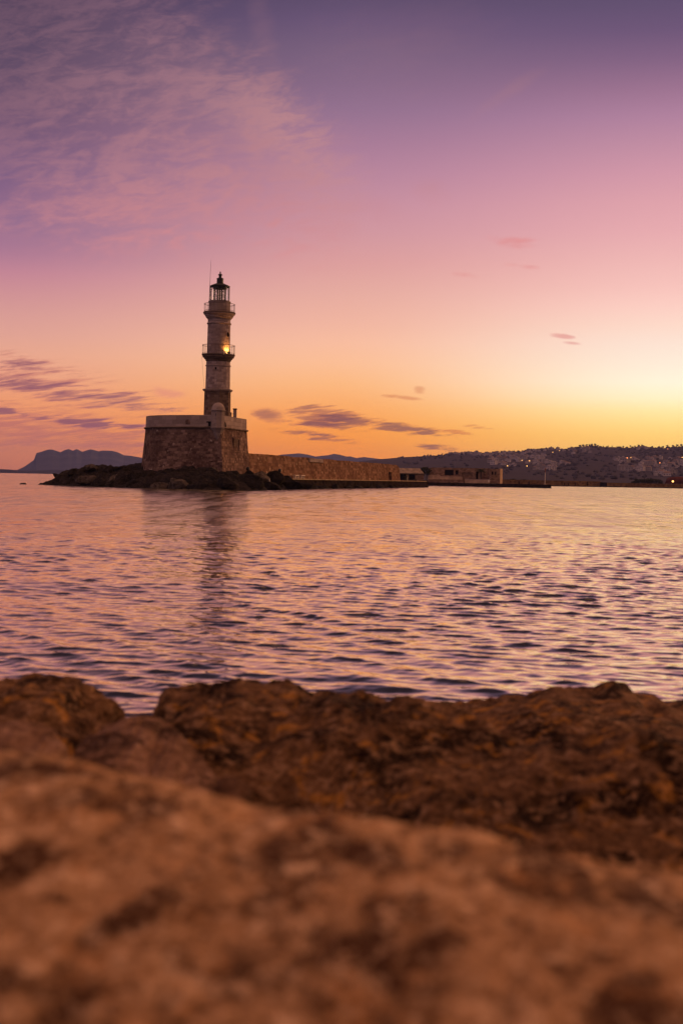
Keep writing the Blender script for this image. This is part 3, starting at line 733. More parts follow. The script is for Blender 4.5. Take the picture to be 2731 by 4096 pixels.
def islet_h(x, y):
    d = sdist(SHORE, x, y) + fbm(Vector((x / 3.2, y / 3.2, 1.0)), 3) * .9
    prof = 1 - math.exp(-max(d, 0) / 2.1) if d > 0 else d * .35
    p1 = Vector((x / 2.4 + .3 * noise.noise(Vector((x, y, 0))), y / 2.4, 3.0)); dv = noise.voronoi(p1)[0]
    slab = (noise.cell(noise.voronoi(p1)[1][0] * 3.3 + Vector((.5, .5, .5))) - .0)
    crack = min((dv[1] - dv[0]) * 2.2, 1.0)
    p2 = Vector((x / .8, y / .8 + .4 * noise.noise(Vector((x * 1.5, y * 1.5, 0))), 6.0)); d2 = noise.voronoi(p2)[0]; crack2 = min((d2[1] - d2[0]) * 2.4, 1.0)
    lumps = (slab * .5 + crack * .42 + crack2 * .20 + fbm(Vector((x / .5, y / .5, 2)), 3) * .07) - .42
    z = interp(RIDGE, x) * prof - .05 + lumps * min(max(d, 0) / .7, 1) * .95
    return max(z, -1.0)
xs = np.arange(-44, -4, .16); ys = np.arange(153, 202, .2)
P = np.zeros((len(ys), len(xs), 3))
for j, y in enumerate(ys):
    for i, x in enumerate(xs): P[j, i] = (x, y, islet_h(x, y))
isl = grid_mesh('rocky_ground', P, M['islet']); tag(isl, 'dark rocky islet below the fort and lighthouse', 'islet', kind='structure')

def boulder(name, loc, sx, sy, sz, seed, m, label, rz=0.0, sub=4, amp=.22, group=None, sharp=1.0):
    import bmesh
    bm = bmesh.new(); bmesh.ops.create_icosphere(bm, subdivisions=sub, radius=1.0)
    rc = random.Random(int(seed * 100)); cuts = [(Vector((rc.gauss(0, 1), rc.gauss(0, 1), rc.gauss(.2, .8))).normalized(), rc.uniform(.52, .88)) for _ in range(13)]
    for v in bm.verts:
        p = v.co.copy()
        for n_, t_ in cuts:
            e_ = p.dot(n_) - t_
            if e_ > 0: p -= n_ * e_ * .88
        n = fbm(p * 1.1 + Vector((seed * 3.1, seed, 0)), 3) * amp * 1.3 + abs(fbm(p * 2.7 + Vector((seed, 0, seed * 1.7)), 4)) * amp * .7 * sharp
        cellf = noise.cell(p * 1.6 + Vector((seed, seed, seed))) * amp * .12
        v.co = p * (1 + n + cellf)
        v.co.z = v.co.z if v.co.z > -.35 else -.35 + (v.co.z + .35) * .3
        v.co.x *= sx; v.co.y *= sy; v.co.z *= sz
    me = bpy.data.meshes.new(name); bm.to_mesh(me); bm.free(); me.materials.append(m)
    me.polygons.foreach_set('use_smooth', [True] * len(me.polygons))
    o = bpy.data.objects.new(name, me); COL.objects.link(o); o.location = loc; o.rotation_euler = (0, 0, rz)
    return tag(o, label, 'rock', group)
def isl_b(px, py, Y, w, h, m, label, seed, deep=1.0, rz=0.0):
    """px, py: middle of the base"""
    p = at(px, py, Y); s = Y / F
    boulder('boulder', (p.x, p.y, p.z + h * s * .12), w * s / 2 * 1.1, w * s / 2 * deep, h * s * 1.05, seed, M[m], label, rz, 4, .16, 'boulders on the islet shore')
BL = [(1215, 1951, 190, 70, 18, 'isletdark', 'low black rock at the waterline where islet and quay meet', .6), (1150, 1918, 183, 50, 20, 'isletdark', 'dark rubble on the quay edge left of the third bench', .7), (1260, 1950, 204, 54, 12, 'isletdark', 'small black rock awash beside the quay beyond the islet', .6), (715, 1952, 157.5, 120, 40, 'isletpale', 'large pale slab sloping to the water below the fort front', .6), (640, 1953, 158.6, 78, 22, 'isletpale', 'low pale rock left of the large pale slab', .6),
      (650, 1934, 161, 36, 22, 'isletpale', 'small pale rock above and between two pale slabs', .8), (905, 1946, 156.2, 100, 30, 'isletdark', 'broad dark rounded boulder under the fort corner', .7),
      (800, 1955, 156.4, 90, 26, 'isletdark', 'dark boulder at the waterline right of the pale slab', .7), (930, 1916, 162, 60, 34, 'isletdark', 'dark hump rising against the foot of the fort corner', .8),
      (1000, 1905, 170, 44, 24, 'isletdark', 'dark rock under the left lamp post', .8), (1040, 1925, 168.5, 76, 34, 'isletpale', 'grey boulder heap left of the first bench', .7),
      (1000, 1945, 160, 120, 44, 'isletdark', 'black boulder at the right waterline below the grey heap', .7), (1100, 1925, 176, 70, 36, 'isletdark', 'dark boulder below the two left benches', .7),
      (1160, 1945, 182, 110, 30, 'isletdark', 'black boulder at the foot of the quay', .6), (1085, 1952, 168, 80, 22, 'isletdark', 'low black rock in the water before the quay', .6),
      (370, 1876, 176, 62, 17, 'isletpale', 'pale rock on top of the ridge left of the fort', .8), (230, 1908, 178.5, 36, 15, 'isletdark', 'dark knob on the left slope of the islet', .8),
      (300, 1895, 176.5, 66, 20, 'isletdark', 'dark hump on the ridge left of the pale top rock', .8), (350, 1925, 170.5, 80, 28, 'isletpale', 'weathered brown rock in the middle of the left slope', .7),
      (460, 1930, 167, 90, 30, 'isletpale', 'weathered brown boulder below the left end of the fort', .7), (560, 1925, 164.8, 80, 30, 'isletdark', 'dark boulder below the rounded end of the fort', .7),
      (420, 1953, 168, 90, 18, 'isletdark', 'flat black rock along the left waterline', .6), (540, 1947, 162, 60, 22, 'isletdark', 'black rock by the water left of the pale rocks', .7),
      (500, 1880, 172.5, 90, 16, 'isletdark', 'low dark hump touching the left foot of the fort', .7), (760, 1900, 163.8, 80, 24, 'isletdark', 'dark boulder in front of the middle of the fort wall', .7),
      (850, 1893, 163.6, 60, 20, 'isletpale', 'pale stone lying along the foot of the fort left of its corner', .6), (980, 1914, 166.5, 40, 22, 'isletpale', 'pale rubble at the right foot of the fort', .8)]
for i, (px, py, Y, w, h, m_, lb, dp) in enumerate(BL): isl_b(px, py, Y, w, h, m_, lb, i + 2.3, dp, rs.uniform(-.4, .4))
p = at(93, 1938, 180); boulder('boulder', (p.x, p.y, -.02), .62, .6, .30, 31, M['isletdark'], 'lone black rock in the water off the left tip of the islet', 0, 3, .2)

# ------------------------------------------------------------------ the fort
def offset(poly, d):
    n = len(poly); out = []
    A = sum(poly[i][0] * poly[(i + 1) % n][1] - poly[(i + 1) % n][0] * poly[i][1] for i in range(n))
    sg = 1 if A > 0 else -1
    for i in range(n):
        a, b, c = Vector(poly[i - 1]), Vector(poly[i]), Vector(poly[(i + 1) % n])
        e1 = (b - a).normalized(); e2 = (c - b).normalized()
        n1 = Vector((e1.y, -e1.x)) * sg; n2 = Vector((e2.y, -e2.x)) * sg
        m_ = (n1 + n2).normalized(); k = d / max(m_.dot(n1), .4)
        out.append((b.x + m_.x * k, b.y + m_.y * k))
    return out
def lp(poly, z): return [(x, y, z) for x, y in poly]
ZC, ZP = 7.42, 9.06
FB = (-19.0, 173.5, 1.2)
fort = empty('fort', FB, 'squat stone bastion with sloping walls carrying the lighthouse', 'fort')
def fb(mb, name, m, parent=None, smooth=False):
    mb.v = [(a - FB[0], b - FB[1], c - FB[2]) for a, b, c in mb.v]
    return mb.build(name, m, parent or fort, smooth)
mb = MB(); zz = np.linspace(.3, ZC, 10)
mb.loops([lp(offset(FORT, .72 * (1 - (z - .3) / (ZC - .3)) ** 1.15), z) for z in zz]); fb(mb, 'wall', M['fort'])
mb = MB(); mb.loops([lp(offset(FORT, d), z) for d, z in ((0, ZC + .002), (.16, ZC + .03), (.22, ZC + .12), (.16, ZC + .21), (.0, ZC + .24))]); fb(mb, 'cordon', M['cornice'])
mb = MB(); mb.loops([lp(offset(FORT, d), z) for d, z in ((-.02, ZC + .2), (-.06, ZP - .04), (-.10, ZP), (-.62, ZP), (-.64, 8.0))]); fb(mb, 'parapet', M['parapet'])
mb = MB(); mb.face(lp(offset(FORT, -.60), 8.01)); fb(mb, 'terrace', M['quaytop'])
# corner sentry box
bx, by = -15.28, 165.18
sb = empty('sentry_box', (bx, by, 7.5), None, None); sb.parent = fort; sb.location = (bx - FB[0], by - FB[1], 7.5 - FB[2])
r8 = .86
MB().lathe([(.04, -1.75), (.24, -1.35), (.40, -1.0), (.56, -.62), (.72, -.32), (r8 + .05, -.06), (r8 + .05, .1), (r8, .12), (r8 - .02, 2.0), (r8 + .1, 2.06), (r8 + .1, 2.16), (r8, 2.18)], 8, rot=R(-8)).build('turret', M['parapet'], sb)
MB().lathe([(r8 - .02, 2.16), (.82, 2.35), (.74, 2.58), (.58, 2.82), (.36, 2.99), (.12, 3.07), (.01, 3.08)], 32).build('dome', M['parapet'], sb, smooth=True)
def slab_on(parent, name, c, yaw, w, h, proud, m, depth=.3):
    """a plate facing yaw (radians from -Y toward +X) centred at c"""
    Mx = Matrix.Translation(c) @ Matrix.Rotation(yaw, 4, 'Z')
    return MB().box(-w / 2, w / 2, -proud, depth, -h / 2, h / 2, Mx).build(name, m, parent)
slab_on(sb, 'slit', Vector((-.16, -.78, 1.55)), R(-22), .10, .34, .03, M['darkvoid'], .1)
slab_on(sb, 'slit', Vector((.78, -.05, 1.5)), R(80), .10, .34, .035, M['darkvoid'], .1)
# wall details; positions run along the front (left) face and the right face
def on_face(px, py, Y, yaw, w, h, name, m, proud, frame=None, arch=False):
    """a plate on the face that runs through C0 (yaw: facing), where the column and row of the photograph meet it"""
    n_ = Vector((math.sin(yaw), -math.cos(yaw), 0)); o_ = Vector((*FACE0[round(math.degrees(yaw))], 0)); d_ = ray(px, py); off = 0.0
    for _ in range(6):
        k = (o_ + n_ * off - CAMP).dot(n_) / d_.dot(n_); p = CAMP + d_ * k
        off = .72 * max(1 - (p.z - .3) / (ZC - .3), 0) ** 1.15 if p.z < ZC else -.05
    c = Vector((p.x - FB[0], p.y - FB[1], p.z - FB[2]))
    Mx = Matrix.Translation(c) @ Matrix.Rotation(yaw, 4, 'Z')
    q = MB()
    if arch:
        pts = [(-w / 2, -h / 2), (w / 2, -h / 2)] + [(w / 2 * math.cos(a), h / 2 - w / 2 + w / 2 * math.sin(a)) for a in np.linspace(0, math.pi, 9)]
        fr = [Mx @ Vector((a, -proud, b)) for a, b in pts]; bk = [Mx @ Vector((a, .4, b)) for a, b in pts]
        q.face(fr); q.loops([bk, fr])
    else: q.box(-w / 2, w / 2, -proud, .4, -h / 2, h / 2, Mx)
    o = q.build(name, m, fort)
    if frame:
        g = MB(); t_ = .12; pr = proud + .1
        g.box(-w / 2 - t_, -w / 2, -pr, .4, -h / 2 - t_, h / 2 + t_, Mx); g.box(w / 2, w / 2 + t_, -pr, .4, -h / 2 - t_, h / 2 + t_, Mx)
        g.box(-w / 2, w / 2, -pr, .4, h / 2, h / 2 + t_, Mx); g.box(-w / 2, w / 2, -pr, .4, -h / 2 - t_, -h / 2, Mx)
        f_ = g.build('frame', frame, o); f_.parent = o
    return o
FACE0 = {-20: (-14.9, 165.0), 78: (-14.9, 165.0), -24: (-19.2, 166.55)}
yR = R(77.7)
on_face(839, 1697, 165.45, R(-19.6), .34, .62, 'embrasure', M['darkvoid'], .03); on_face(836, 1688, 165.45, R(-19.6), .62, .14, 'embrasure', M['darkvoid'], .04)  # dark plates on the face, painted shade instead of a cut recess
on_face(751, 1687, 166.35, R(-24), .66, .6, 'embrasure', M['fort'], .05, None, True)
on_face(898.5, 1698, 167.0, yR, 1.25, .72, 'embrasure', M['darkvoid'], .03, None, True)
on_face(944, 1780, 170.6, R(77.7), 2.3, 1.5, 'blocked_window', M['cornice'], .02, M['fort'])  # darker panel colour stands in for the shade of a recess

# ------------------------------------------------------------------ the lighthouse
TB = Vector((-15.95, 171.0, 8.0)); tz = TB.z
tw = empty('lighthouse', TB, 'tall tapering stone lighthouse with two railed galleries and glass lantern', 'lighthouse'); tw.rotation_euler = (0, R(.33), 0)
def L(mb, name, m, parent=None, smooth=False): return mb.build(name, m, parent or tw, smooth)
Z = lambda z: z - tz
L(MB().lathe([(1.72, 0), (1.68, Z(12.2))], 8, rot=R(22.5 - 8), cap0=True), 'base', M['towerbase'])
L(MB().lathe([(1.66, Z(12.18)), (1.74, Z(12.24)), (1.86, Z(12.32)), (1.92, Z(12.42)), (1.92, Z(12.54)), (1.5, Z(12.60))], 8, rot=R(22.5 - 8)), 'cornice', M['parapet'])
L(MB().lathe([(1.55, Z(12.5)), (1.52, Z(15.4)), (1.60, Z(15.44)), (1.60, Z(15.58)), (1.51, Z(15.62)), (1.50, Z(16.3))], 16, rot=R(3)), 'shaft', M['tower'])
L(MB().lathe([(1.49, Z(16.02)), (1.62, Z(16.16)), (1.66, Z(16.3)), (1.78, Z(16.34)), (1.84, Z(16.5)), (1.98, Z(16.54)), (2.02, Z(16.74)), (2.10, Z(16.80)), (2.10, Z(16.95)), (1.3, Z(16.97))], 32), 'gallery', M['cornice'])
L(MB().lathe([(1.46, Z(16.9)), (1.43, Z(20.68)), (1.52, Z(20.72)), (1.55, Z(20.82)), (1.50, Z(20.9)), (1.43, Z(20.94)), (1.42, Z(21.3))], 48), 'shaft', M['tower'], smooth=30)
L(MB().lathe([(1.41, Z(21.22)), (1.48, Z(21.36)), (1.62, Z(21.52)), (1.70, Z(21.58)), (1.70, Z(21.66)), (1.80, Z(21.74)), (1.84, Z(21.88)), (1.95, Z(21.94)), (2.0, Z(22.04)), (2.0, Z(22.16)), (1.96, Z(22.28)), (1.2, Z(22.31))], 40), 'gallery', M['tower'], smooth=25)
L(MB().lathe([(1.97, Z(22.06)), (2.035, Z(22.08)), (2.04, Z(22.2)), (1.97, Z(22.285))], 40), 'gallery_edge', M['cornice'])
L(MB().lathe([(1.38, Z(22.3)), (1.37, Z(23.5)), (1.42, Z(23.52)), (1.42, Z(23.6)), (1.1, Z(23.62))], 40), 'lantern_base', M['parapet'], smooth=30)
# railings
def railing(r, z0, h, n):
    root = L(MB().lathe([(r - .03, z0 + h - .03), (r + .03, z0 + h - .03), (r + .03, z0 + h + .03), (r - .03, z0 + h + .03), (r - .03, z0 + h - .03)], 40), 'railing', M['rail'])
    for i in range(n):
        a = 2 * math.pi * i / n; x, y = r * math.cos(a), r * math.sin(a)
        MB().tube([(x, y, z0), (x, y, z0 + h - .028)], .017, 5).build('baluster', M['rail'], root)
    MB().lathe([(r - .018, z0 + .1), (r + .018, z0 + .1), (r + .018, z0 + .14), (r - .018, z0 + .14), (r - .018, z0 + .1)], 40).build('rail', M['rail'], root)
railing(2.03, Z(16.95), 1.12, 26); railing(1.92, Z(22.28), .98, 24)
# lantern
ln = empty('lantern', (0, 0, 0), None, None); ln.parent = tw; ln.location = (0, 0, Z(23.6))
hL = 1.92
MB().lathe([(1.17, 0), (1.17, hL)], 14, rot=R(5)).build('glass', M['glass'], ln)
g = MB()
for i in range(14):
    a = 2 * math.pi * i / 14 + R(5); g.tube([(1.2 * math.cos(a), 1.2 * math.sin(a), 0), (1.2 * math.cos(a), 1.2 * math.sin(a), hL)], .042, 6)
g.lathe([(1.16, .01), (1.25, .01), (1.25, .09), (1.16, .09), (1.16, .01)], 14, rot=R(5)); g.lathe([(1.16, hL - .08), (1.26, hL - .08), (1.26, hL + .03), (1.16, hL + .03), (1.16, hL - .08)], 14, rot=R(5))
g.build('frame', M['iron'], ln)
lz = MB().lathe([(.52, .12), (.62, .35), (.66, .8), (.62, 1.25), (.5, 1.5)], 20).build('lens', M['lens'], ln, smooth=True)
g = MB()
for z in (.28, .62, .86, 1.2, 1.42): g.lathe([(.68, z - .025), (.73, z - .025), (.73, z + .025), (.68, z + .025), (.68, z - .025)], 24)
for i in range(8):
    a = 2 * math.pi * i / 8 + R(22); g.tube([(.70 * math.cos(a), .70 * math.sin(a), 0), (.70 * math.cos(a), .70 * math.sin(a), 1.55)], .03, 6)
g.lathe([(.10, 0), (.10, 1.55), (.75, 1.55), (.9, 1.62), (.9, hL)], 20); g.build('lens_frame', M['iron'], ln)
rf = L(MB().lathe([(1.27, Z(25.49)), (1.29, Z(25.54)), (1.05, Z(25.66)), (.7, Z(25.80)), (.46, Z(25.90)), (.01, Z(25.95))], 28), 'roof', M['iron'], smooth=35)
MB().lathe([(.43, Z(25.85)), (.42, Z(26.42)), (.46, Z(26.44)), (.45, Z(26.5)), (.3, Z(26.58)), (.19, Z(26.62)), (.18, Z(26.92)), (.30, Z(26.92)), (.27, Z(26.99)), (.12, Z(27.12)), (.06, Z(27.18))], 20).build('ventilator', M['iron'], rf, smooth=35)
MB().lathe([(.04, Z(27.14)), (.05, Z(27.2)), (.10, Z(27.27)), (.09, Z(27.33)), (.03, Z(27.38)), (.005, Z(27.46))], 14).build('finial', M['iron'], rf, smooth=True)
L(MB().tube([(-1.30, -.1, Z(23.6)), (-1.27, -.1, Z(25.4)), (-1.24, -.1, Z(27.0)), (-1.20, -.1, Z(28.75))], .035, 6, .012), 'lightning_rod', M['iron'])
# porthole and door on the upper shaft
def on_shaft(name, ang, z, r, w, h, m, frame=None, rnd=False):
    Mx = Matrix.Rotation(ang, 4, 'Z') @ Matrix.Translation((0, -r, z))
    q = MB(); n = 16
    if rnd: pts = [(w / 2 * math.cos(2 * math.pi * i / n), h / 2 * math.sin(2 * math.pi * i / n)) for i in range(n)]
    else: pts = [(-w / 2, -h / 2), (w / 2, -h / 2), (w / 2, h / 2), (-w / 2, h / 2)]
    f0 = [Mx @ Vector((a, -.035, b)) for a, b in pts]; b0 = [Mx @ Vector((a, .25, b)) for a, b in pts]
    q.face(f0); q.loops([b0, f0]); o = L(q, name, m)
    if frame:
        big = [Mx @ Vector((a * 1.32, -.09, b * 1.26)) for a, b in pts]; bb = [Mx @ Vector((a * 1.32, .25, b * 1.26)) for a, b in pts]; f1 = [Mx @ Vector((a, -.09, b)) for a, b in pts]
        MB().loops([bb, big, f1, f0]).build('frame', frame, o)
    return o
on_shaft('porthole', R(55), Z(19.4), 1.44, .48, .62, M['darkvoid'], M['tower'], True)
on_shaft('slit_window', R(-6), Z(15.1), 1.50, .18, .3, M['darkvoid'])
# floodlight on the lower gallery, lit
def lamp_light(name, loc, energy, col, size, parent, aim=None, angle=120):
    l = bpy.data.lights.new(name, 'SPOT' if aim else 'POINT'); l.energy = energy; l.color = col; l.shadow_soft_size = size
    o = bpy.data.objects.new(name, l); COL.objects.link(o)
    if aim: l.spot_size = R(angle); l.spot_blend = .8; o.rotation_euler = (Vector(aim)).to_track_quat('-Z', 'Y').to_euler()
    o.location = loc; o.parent = parent
    return o
ca = R(52); fx, fy = TB.x + 1.86 * math.sin(ca), TB.y - 1.86 * math.cos(ca)
fl = empty('floodlight', (fx, fy, 16.97), 'lit floodlight on the lower gallery shining up the lighthouse shaft', 'floodlight', rz=ca)
MB().box(-.16, .16, -.1, .1, 0, .06).box(-.18, .18, -.08, .10, .07, .24).build('housing', M['iron'], fl)
MB().box(-.15, .15, .102, .115, .09, .22).build('lamp', M['flood'], fl)
lamp_light('floodlight_lamp', (0.12, .10, .30), 180, (1, .40, .07), .06, fl, (-.05, .50, 1.0), 130)
lamp_light('floodlight_lamp', (-.22, .06, .27), 150, (1, .40, .07), .06, fl, (-.1, .38, 1.0), 125)
ca2 = R(62); fx2, fy2 = TB.x + 1.95 * math.sin(ca2), TB.y - 1.95 * math.cos(ca2)
fl2 = empty('floodlight', (fx2, fy2, 8.02), 'floodlight behind the parapet lighting the right foot of the tower', 'floodlight', rz=ca2)
MB().box(-.16, .16, -.1, .1, 0, .06).box(-.18, .18, -.08, .10, .07, .30).build('housing', M['iron'], fl2); MB().box(-.15, .15, .102, .115, .09, .28).build('lamp', M['flood'], fl2)
lamp_light('floodlight_lamp', (0, .13, .6), 20, (1, .5, .12), .06, fl2, (0, .5, 1.0), 120)
# cable on the left of the tower
a_ = at(807, 1424, 170.4); b_ = at(813, 1500, 170.6); c_ = at(819.5, 1580, 170.8)
tag(MB().tube([a_, (a_ + b_) / 2 + Vector((.02, 0, 0)), b_, (b_ + c_) / 2 + Vector((.03, 0, 0)), c_], .012, 5).build('cable', M['rail'], base=tuple(c_)), 'thin cable hanging down the left side of the lighthouse', 'cable')
# stone pillar, stair block and short rail on the terrace
p = at(940, 1655, 174.6); q = empty('stone_pillar', (p.x, p.y, 8.02), 'square stone pillar with a flat cap on the fort terrace', 'pillar')
MB().box(-.21, .21, -.21, .21, 0, 2.2).build('shaft', M['tower'], q); MB().box(-.26, .26, -.26, .26, 2.203, 2.34).build('cap', M['cornice'], q)
p = at(919, 1660, 172.6); q = empty('stone_steps', (p.x, p.y, 8.02), 'small stepped stone block against the right foot of the tower', 'steps')
mbx = MB()
for i in range(4): mbx.box(-.2, .2 , -.5 + .25 * i, -.253 + .25 * i, 0, .5 + .42 * i)
mbx.build('step', M['parapet'], q)
p = at(929, 1662, 173.6); q = empty('railing', (p.x, p.y, 8.02), 'thin iron railing between tower and stone pillar', 'railing')
MB().tube([(-.45, 0, 1.6), (.32, 0, 1.6)], .02, 6).build('rail', M['rail'], q)
for x in (-.4, -.22, -.04, .14, .3): MB().tube([(x, 0, 0), (x, 0, 1.585)], .014, 5).build('baluster', M['rail'], q)

# ------------------------------------------------------------------ sea wall and quay
W0 = Vector((-12.45, 176.0, 0)); W1 = Vector((11.75, 281.0, 0)); WD = (W1 - W0).normalized(); WN = Vector((WD.y, -WD.x, 0)); WL = (W1 - W0).length
QZ = 1.45; yaw = math.atan2(WD.y, WD.x)
def wall_pt(s, off, z): p = W0 + WD * s + WN * off; return Vector((p.x, p.y, z))
sw = empty('sea_wall', (W0.x, W0.y, QZ), 'long stone harbour wall running from the fort along the quay', 'wall', rz=yaw)
hole = [(WL - 12.2, WL - 9.3, 0, 1.62)]
def wall_body():
    """battered front leaf with a doorway; the top line is slightly uneven"""
    mb = MB(); n = 90; ss = sorted(set(list(np.linspace(0, WL, n)) + [hole[0][0], hole[0][1]]))
    top = lambda s: 3.22 + .10 * noise.noise(Vector((s / 7, 1, 2))) + .04 * noise.noise(Vector((s / 1.3, 3, 2))) - (.0 if s < WL - 3 else (s - WL + 3) * .16)
    bat = .35
    for a, b in zip(ss, ss[1:]):
        zlo = hole[0][3] if a >= hole[0][0] - .001 and b <= hole[0][1] + .001 else -.6
        zs = [zlo] + list(np.linspace(max(zlo, 0), 1, 4)[1:])
        zs = list(np.linspace(zlo, 1.0 * top(a), 5)); zt = list(np.linspace(zlo, 1.0 * top(b), 5))
        for k in range(4):
            f_ = lambda s, z: (s, -bat * (1 - max(z, 0) / 3.2), z)
            mb.face([f_(a, zs[k]), f_(b, zt[k]), f_(b, zt[k + 1]), f_(a, zs[k + 1])], [(a, zs[k]), (b, zt[k]), (b, zt[k + 1]), (a, zs[k + 1])])
        mb.face([(a, 0, top(a)), (b, 0, top(b)), (b, 3.2, top(b)), (a, 3.2, top(a))]); mb.face([(b, 3.2, -.6), (a, 3.2, -.6), (a, 3.2, top(a)), (b, 3.2, top(b))])
    h0, h1, _, hz = hole[0]
    mb.face([(h0, -.35, -.6), (h0, 1.2, -.6), (h0, 1.2, hz), (h0, -.18, hz)]); mb.face([(h1, 1.2, -.6), (h1, -.35, -.6), (h1, -.18, hz), (h1, 1.2, hz)]); mb.face([(h0, -.18, hz), (h0, 1.2, hz), (h1, 1.2, hz), (h1, -.18, hz)])
    # rounded end
    t0 = top(WL); arc = [(WL + 1.6 * math.sin(q) ** .8 if 0 < q < math.pi else WL, 1.6 - 1.6 * math.cos(q)) for q in np.linspace(0, math.pi, 9)]
    mb.loops([[(x + .5 * (1 if 0 < i < 8 else 0), y - (.35 if i == 0 else 0), -.6) for i, (x, y) in enumerate(arc)], [(x, y, t0) for x, y in arc]], closed=False)
    mb.face([(x, y, t0) for x, y in arc])
    return mb
wall_body().build('masonry', M['wall'], sw)
d_ = MB().box(hole[0][0] + .02, hole[0][1] - .02, .9, 1.0, -.1, hole[0][3] - .02).build('door', M['darkvoid'], sw)  # dark panel standing in for the shade deep in the doorway
MB().box(32, 40.5, -.31, -.05, 2.62, 3.16).build('repaired_patch', M['parapet'], sw)
def wall_s_(px):
    lo, hi = 0, WL
    for _ in range(40):
        m_ = (lo + hi) / 2; p = wall_pt(m_, 2.7, 0)
        if W / 2 + F * p.x / p.y < px: lo = m_
        else: hi = m_
    return lo
# quay: a real step, pale on top and dark with weed below
def quay(name, pts_in, pts_out, z, m_top, m_side, label):
    top = MB(); 
    n = len(pts_in); rnd = random.Random(5)
    for i in range(n - 1): top.face([(*pts_out[i][:2], z), (*pts_out[i + 1][:2], z), (*pts_in[i + 1][:2], z), (*pts_in[i][:2], z)])
    o = top.build(name, m_top); tag(o, kind='structure')
    side = MB(); LL = []
    ring = list(pts_out) + [pts_in[-1]]
    dense = []
    for a, b in zip(ring, ring[1:]):
        a, b = Vector((*a[:2], 0)), Vector((*b[:2], 0)); m_ = max(int((b - a).length / .8), 1)
        for k in range(m_): dense.append(a + (b - a) * k / m_)
    dense.append(Vector((*ring[-1][:2], 0)))
    zs = (z - .004, z - .15, z - .20, z * .55, z * .3, .05, -1)
    for zi, zz_ in enumerate(zs):
        row = []
        for p in dense:
            j = (0 if zi < 2 else .12 + .34 * abs(noise.noise(Vector((p.x / 1.1, p.y / 1.1, zz_ * 1.4)))) + .25 * (1 - zz_ / z))
            out = WN if name == 'quay' else Vector((0, -1, 0))
            row.append((p.x + out.x * j, p.y + out.y * j, zz_ + (.0 if zi == 0 else 0)))
        LL.append(row)
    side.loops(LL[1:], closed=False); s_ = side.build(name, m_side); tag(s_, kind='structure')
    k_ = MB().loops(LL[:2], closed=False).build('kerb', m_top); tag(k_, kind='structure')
so = np.linspace(6, WL + 27, 60)
pin = [wall_pt(s, -1.0 if s <= WL else -1.0 + (s - WL) * .05, 0) for s in so]; pout = [wall_pt(s, 1.9 + .12 * math.sin(s * .37) + .35 * noise.noise(Vector((s / 6, 2, 1))) - (0 if s < WL else (s - WL) * .02), 0) for s in so]
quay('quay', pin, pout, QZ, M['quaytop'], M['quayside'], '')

for i, px in enumerate((1252, 1296, 1338, 1392, 1428, 1476, 1520, 1566)):
    p = wall_pt(wall_s_(px), 2.7, 0); boulder('boulder', (p.x, p.y, -.02), rs.uniform(1.1, 2.0), rs.uniform(.6, .9), rs.uniform(.45, .8), 140 + i, M['isletdark'], ordinal(i) + ' low black rock from the left along the foot of the quay', yaw, 3, .2, 'rocks along the foot of the quay')

# benches
bench0 = empty('bench', (0, 0, 0), 'bench', 'bench', 'white benches along the sea wall')
MB().box(-.95, .95, -.24, .24, .40, .50).build('seat', M['benchstone'], bench0)
for sx in (-1, 1): MB().box(sx * .66 - .09, sx * .66 + .09, -.2, .2, 0, .398).build('leg', M['benchstone'], bench0)
BX = [(1073, 'leftmost white stone bench against the sea wall'), (1101, 'second white stone bench from the left, beside the dark lamp post'), (1181, 'third white stone bench from the left along the sea wall'), (1205, 'rightmost white stone bench along the sea wall')]
def wall_s(px, off):
    lo, hi = 0, WL
    for _ in range(40):
        m_ = (lo + hi) / 2; p = wall_pt(m_, off, 0)
        if W / 2 + F * p.x / p.y < px: lo = m_
        else: hi = m_
    return lo
for i, (px, lb) in enumerate(BX):
    o = bench0 if i == 0 else copy_tree(bench0); s = wall_s(px, .95)
    p = wall_pt(s, .95, QZ + .004); o.location = p; o.rotation_euler = (0, 0, yaw); o['label'] = lb; o.scale = (1, 1, 1.05)
    if i < 2: o.location.z += .12
# ground under the first benches, where rubble meets the quay
# dark posts with hooded lamps
def dark_post(px, py, Y, h, label, tilt):
    p = at(px, py, Y); o = empty('lamp_post', p, label, 'lamp post')
    MB().tube([(0, 0, -.3), (0, 0, h * .62)], .05, 8).build('post', M['iron'], o)
    q = MB().lathe([(.06, 0), (.19, .12), (.24, .28), (.20, .42), (.08, .5), (.01, .52)], 14).build('lamp_head', M['iron'], o, smooth=True); q.location = (0, 0, h * .60); q.rotation_euler = (0, tilt, 0)
dark_post(1120.5, 1907, 183.5, 1.0, 'dark hooded lamp post before the sea wall right of two benches', R(-14))
dark_post(990, 1897, 171.0, .72, 'short dark lamp post among rocks at the right foot of the fort', R(8))
# small white sign post on the islet rocks, thin stake further right
p = at(820, 1912, 161); o = empty('sign_post', (p.x, p.y, p.z - .25), 'small white T-shaped marker post standing on the dark islet rocks', 'sign')
MB().tube([(0, 0, 0), (0, 0, .78)], .045, 8).build('post', M['white'], o); MB().box(-.15, .15, -.05, .05, .78, .88).build('board', M['white'], o)
p = at(1078, 1932, 168); o = MB().tube([(0, 0, -.3), (0, 0, .52)], .03, 6).build('stake', M['white']); o.location = p; tag(o, 'thin pale stake stuck among the rocks below the benches', 'stake')
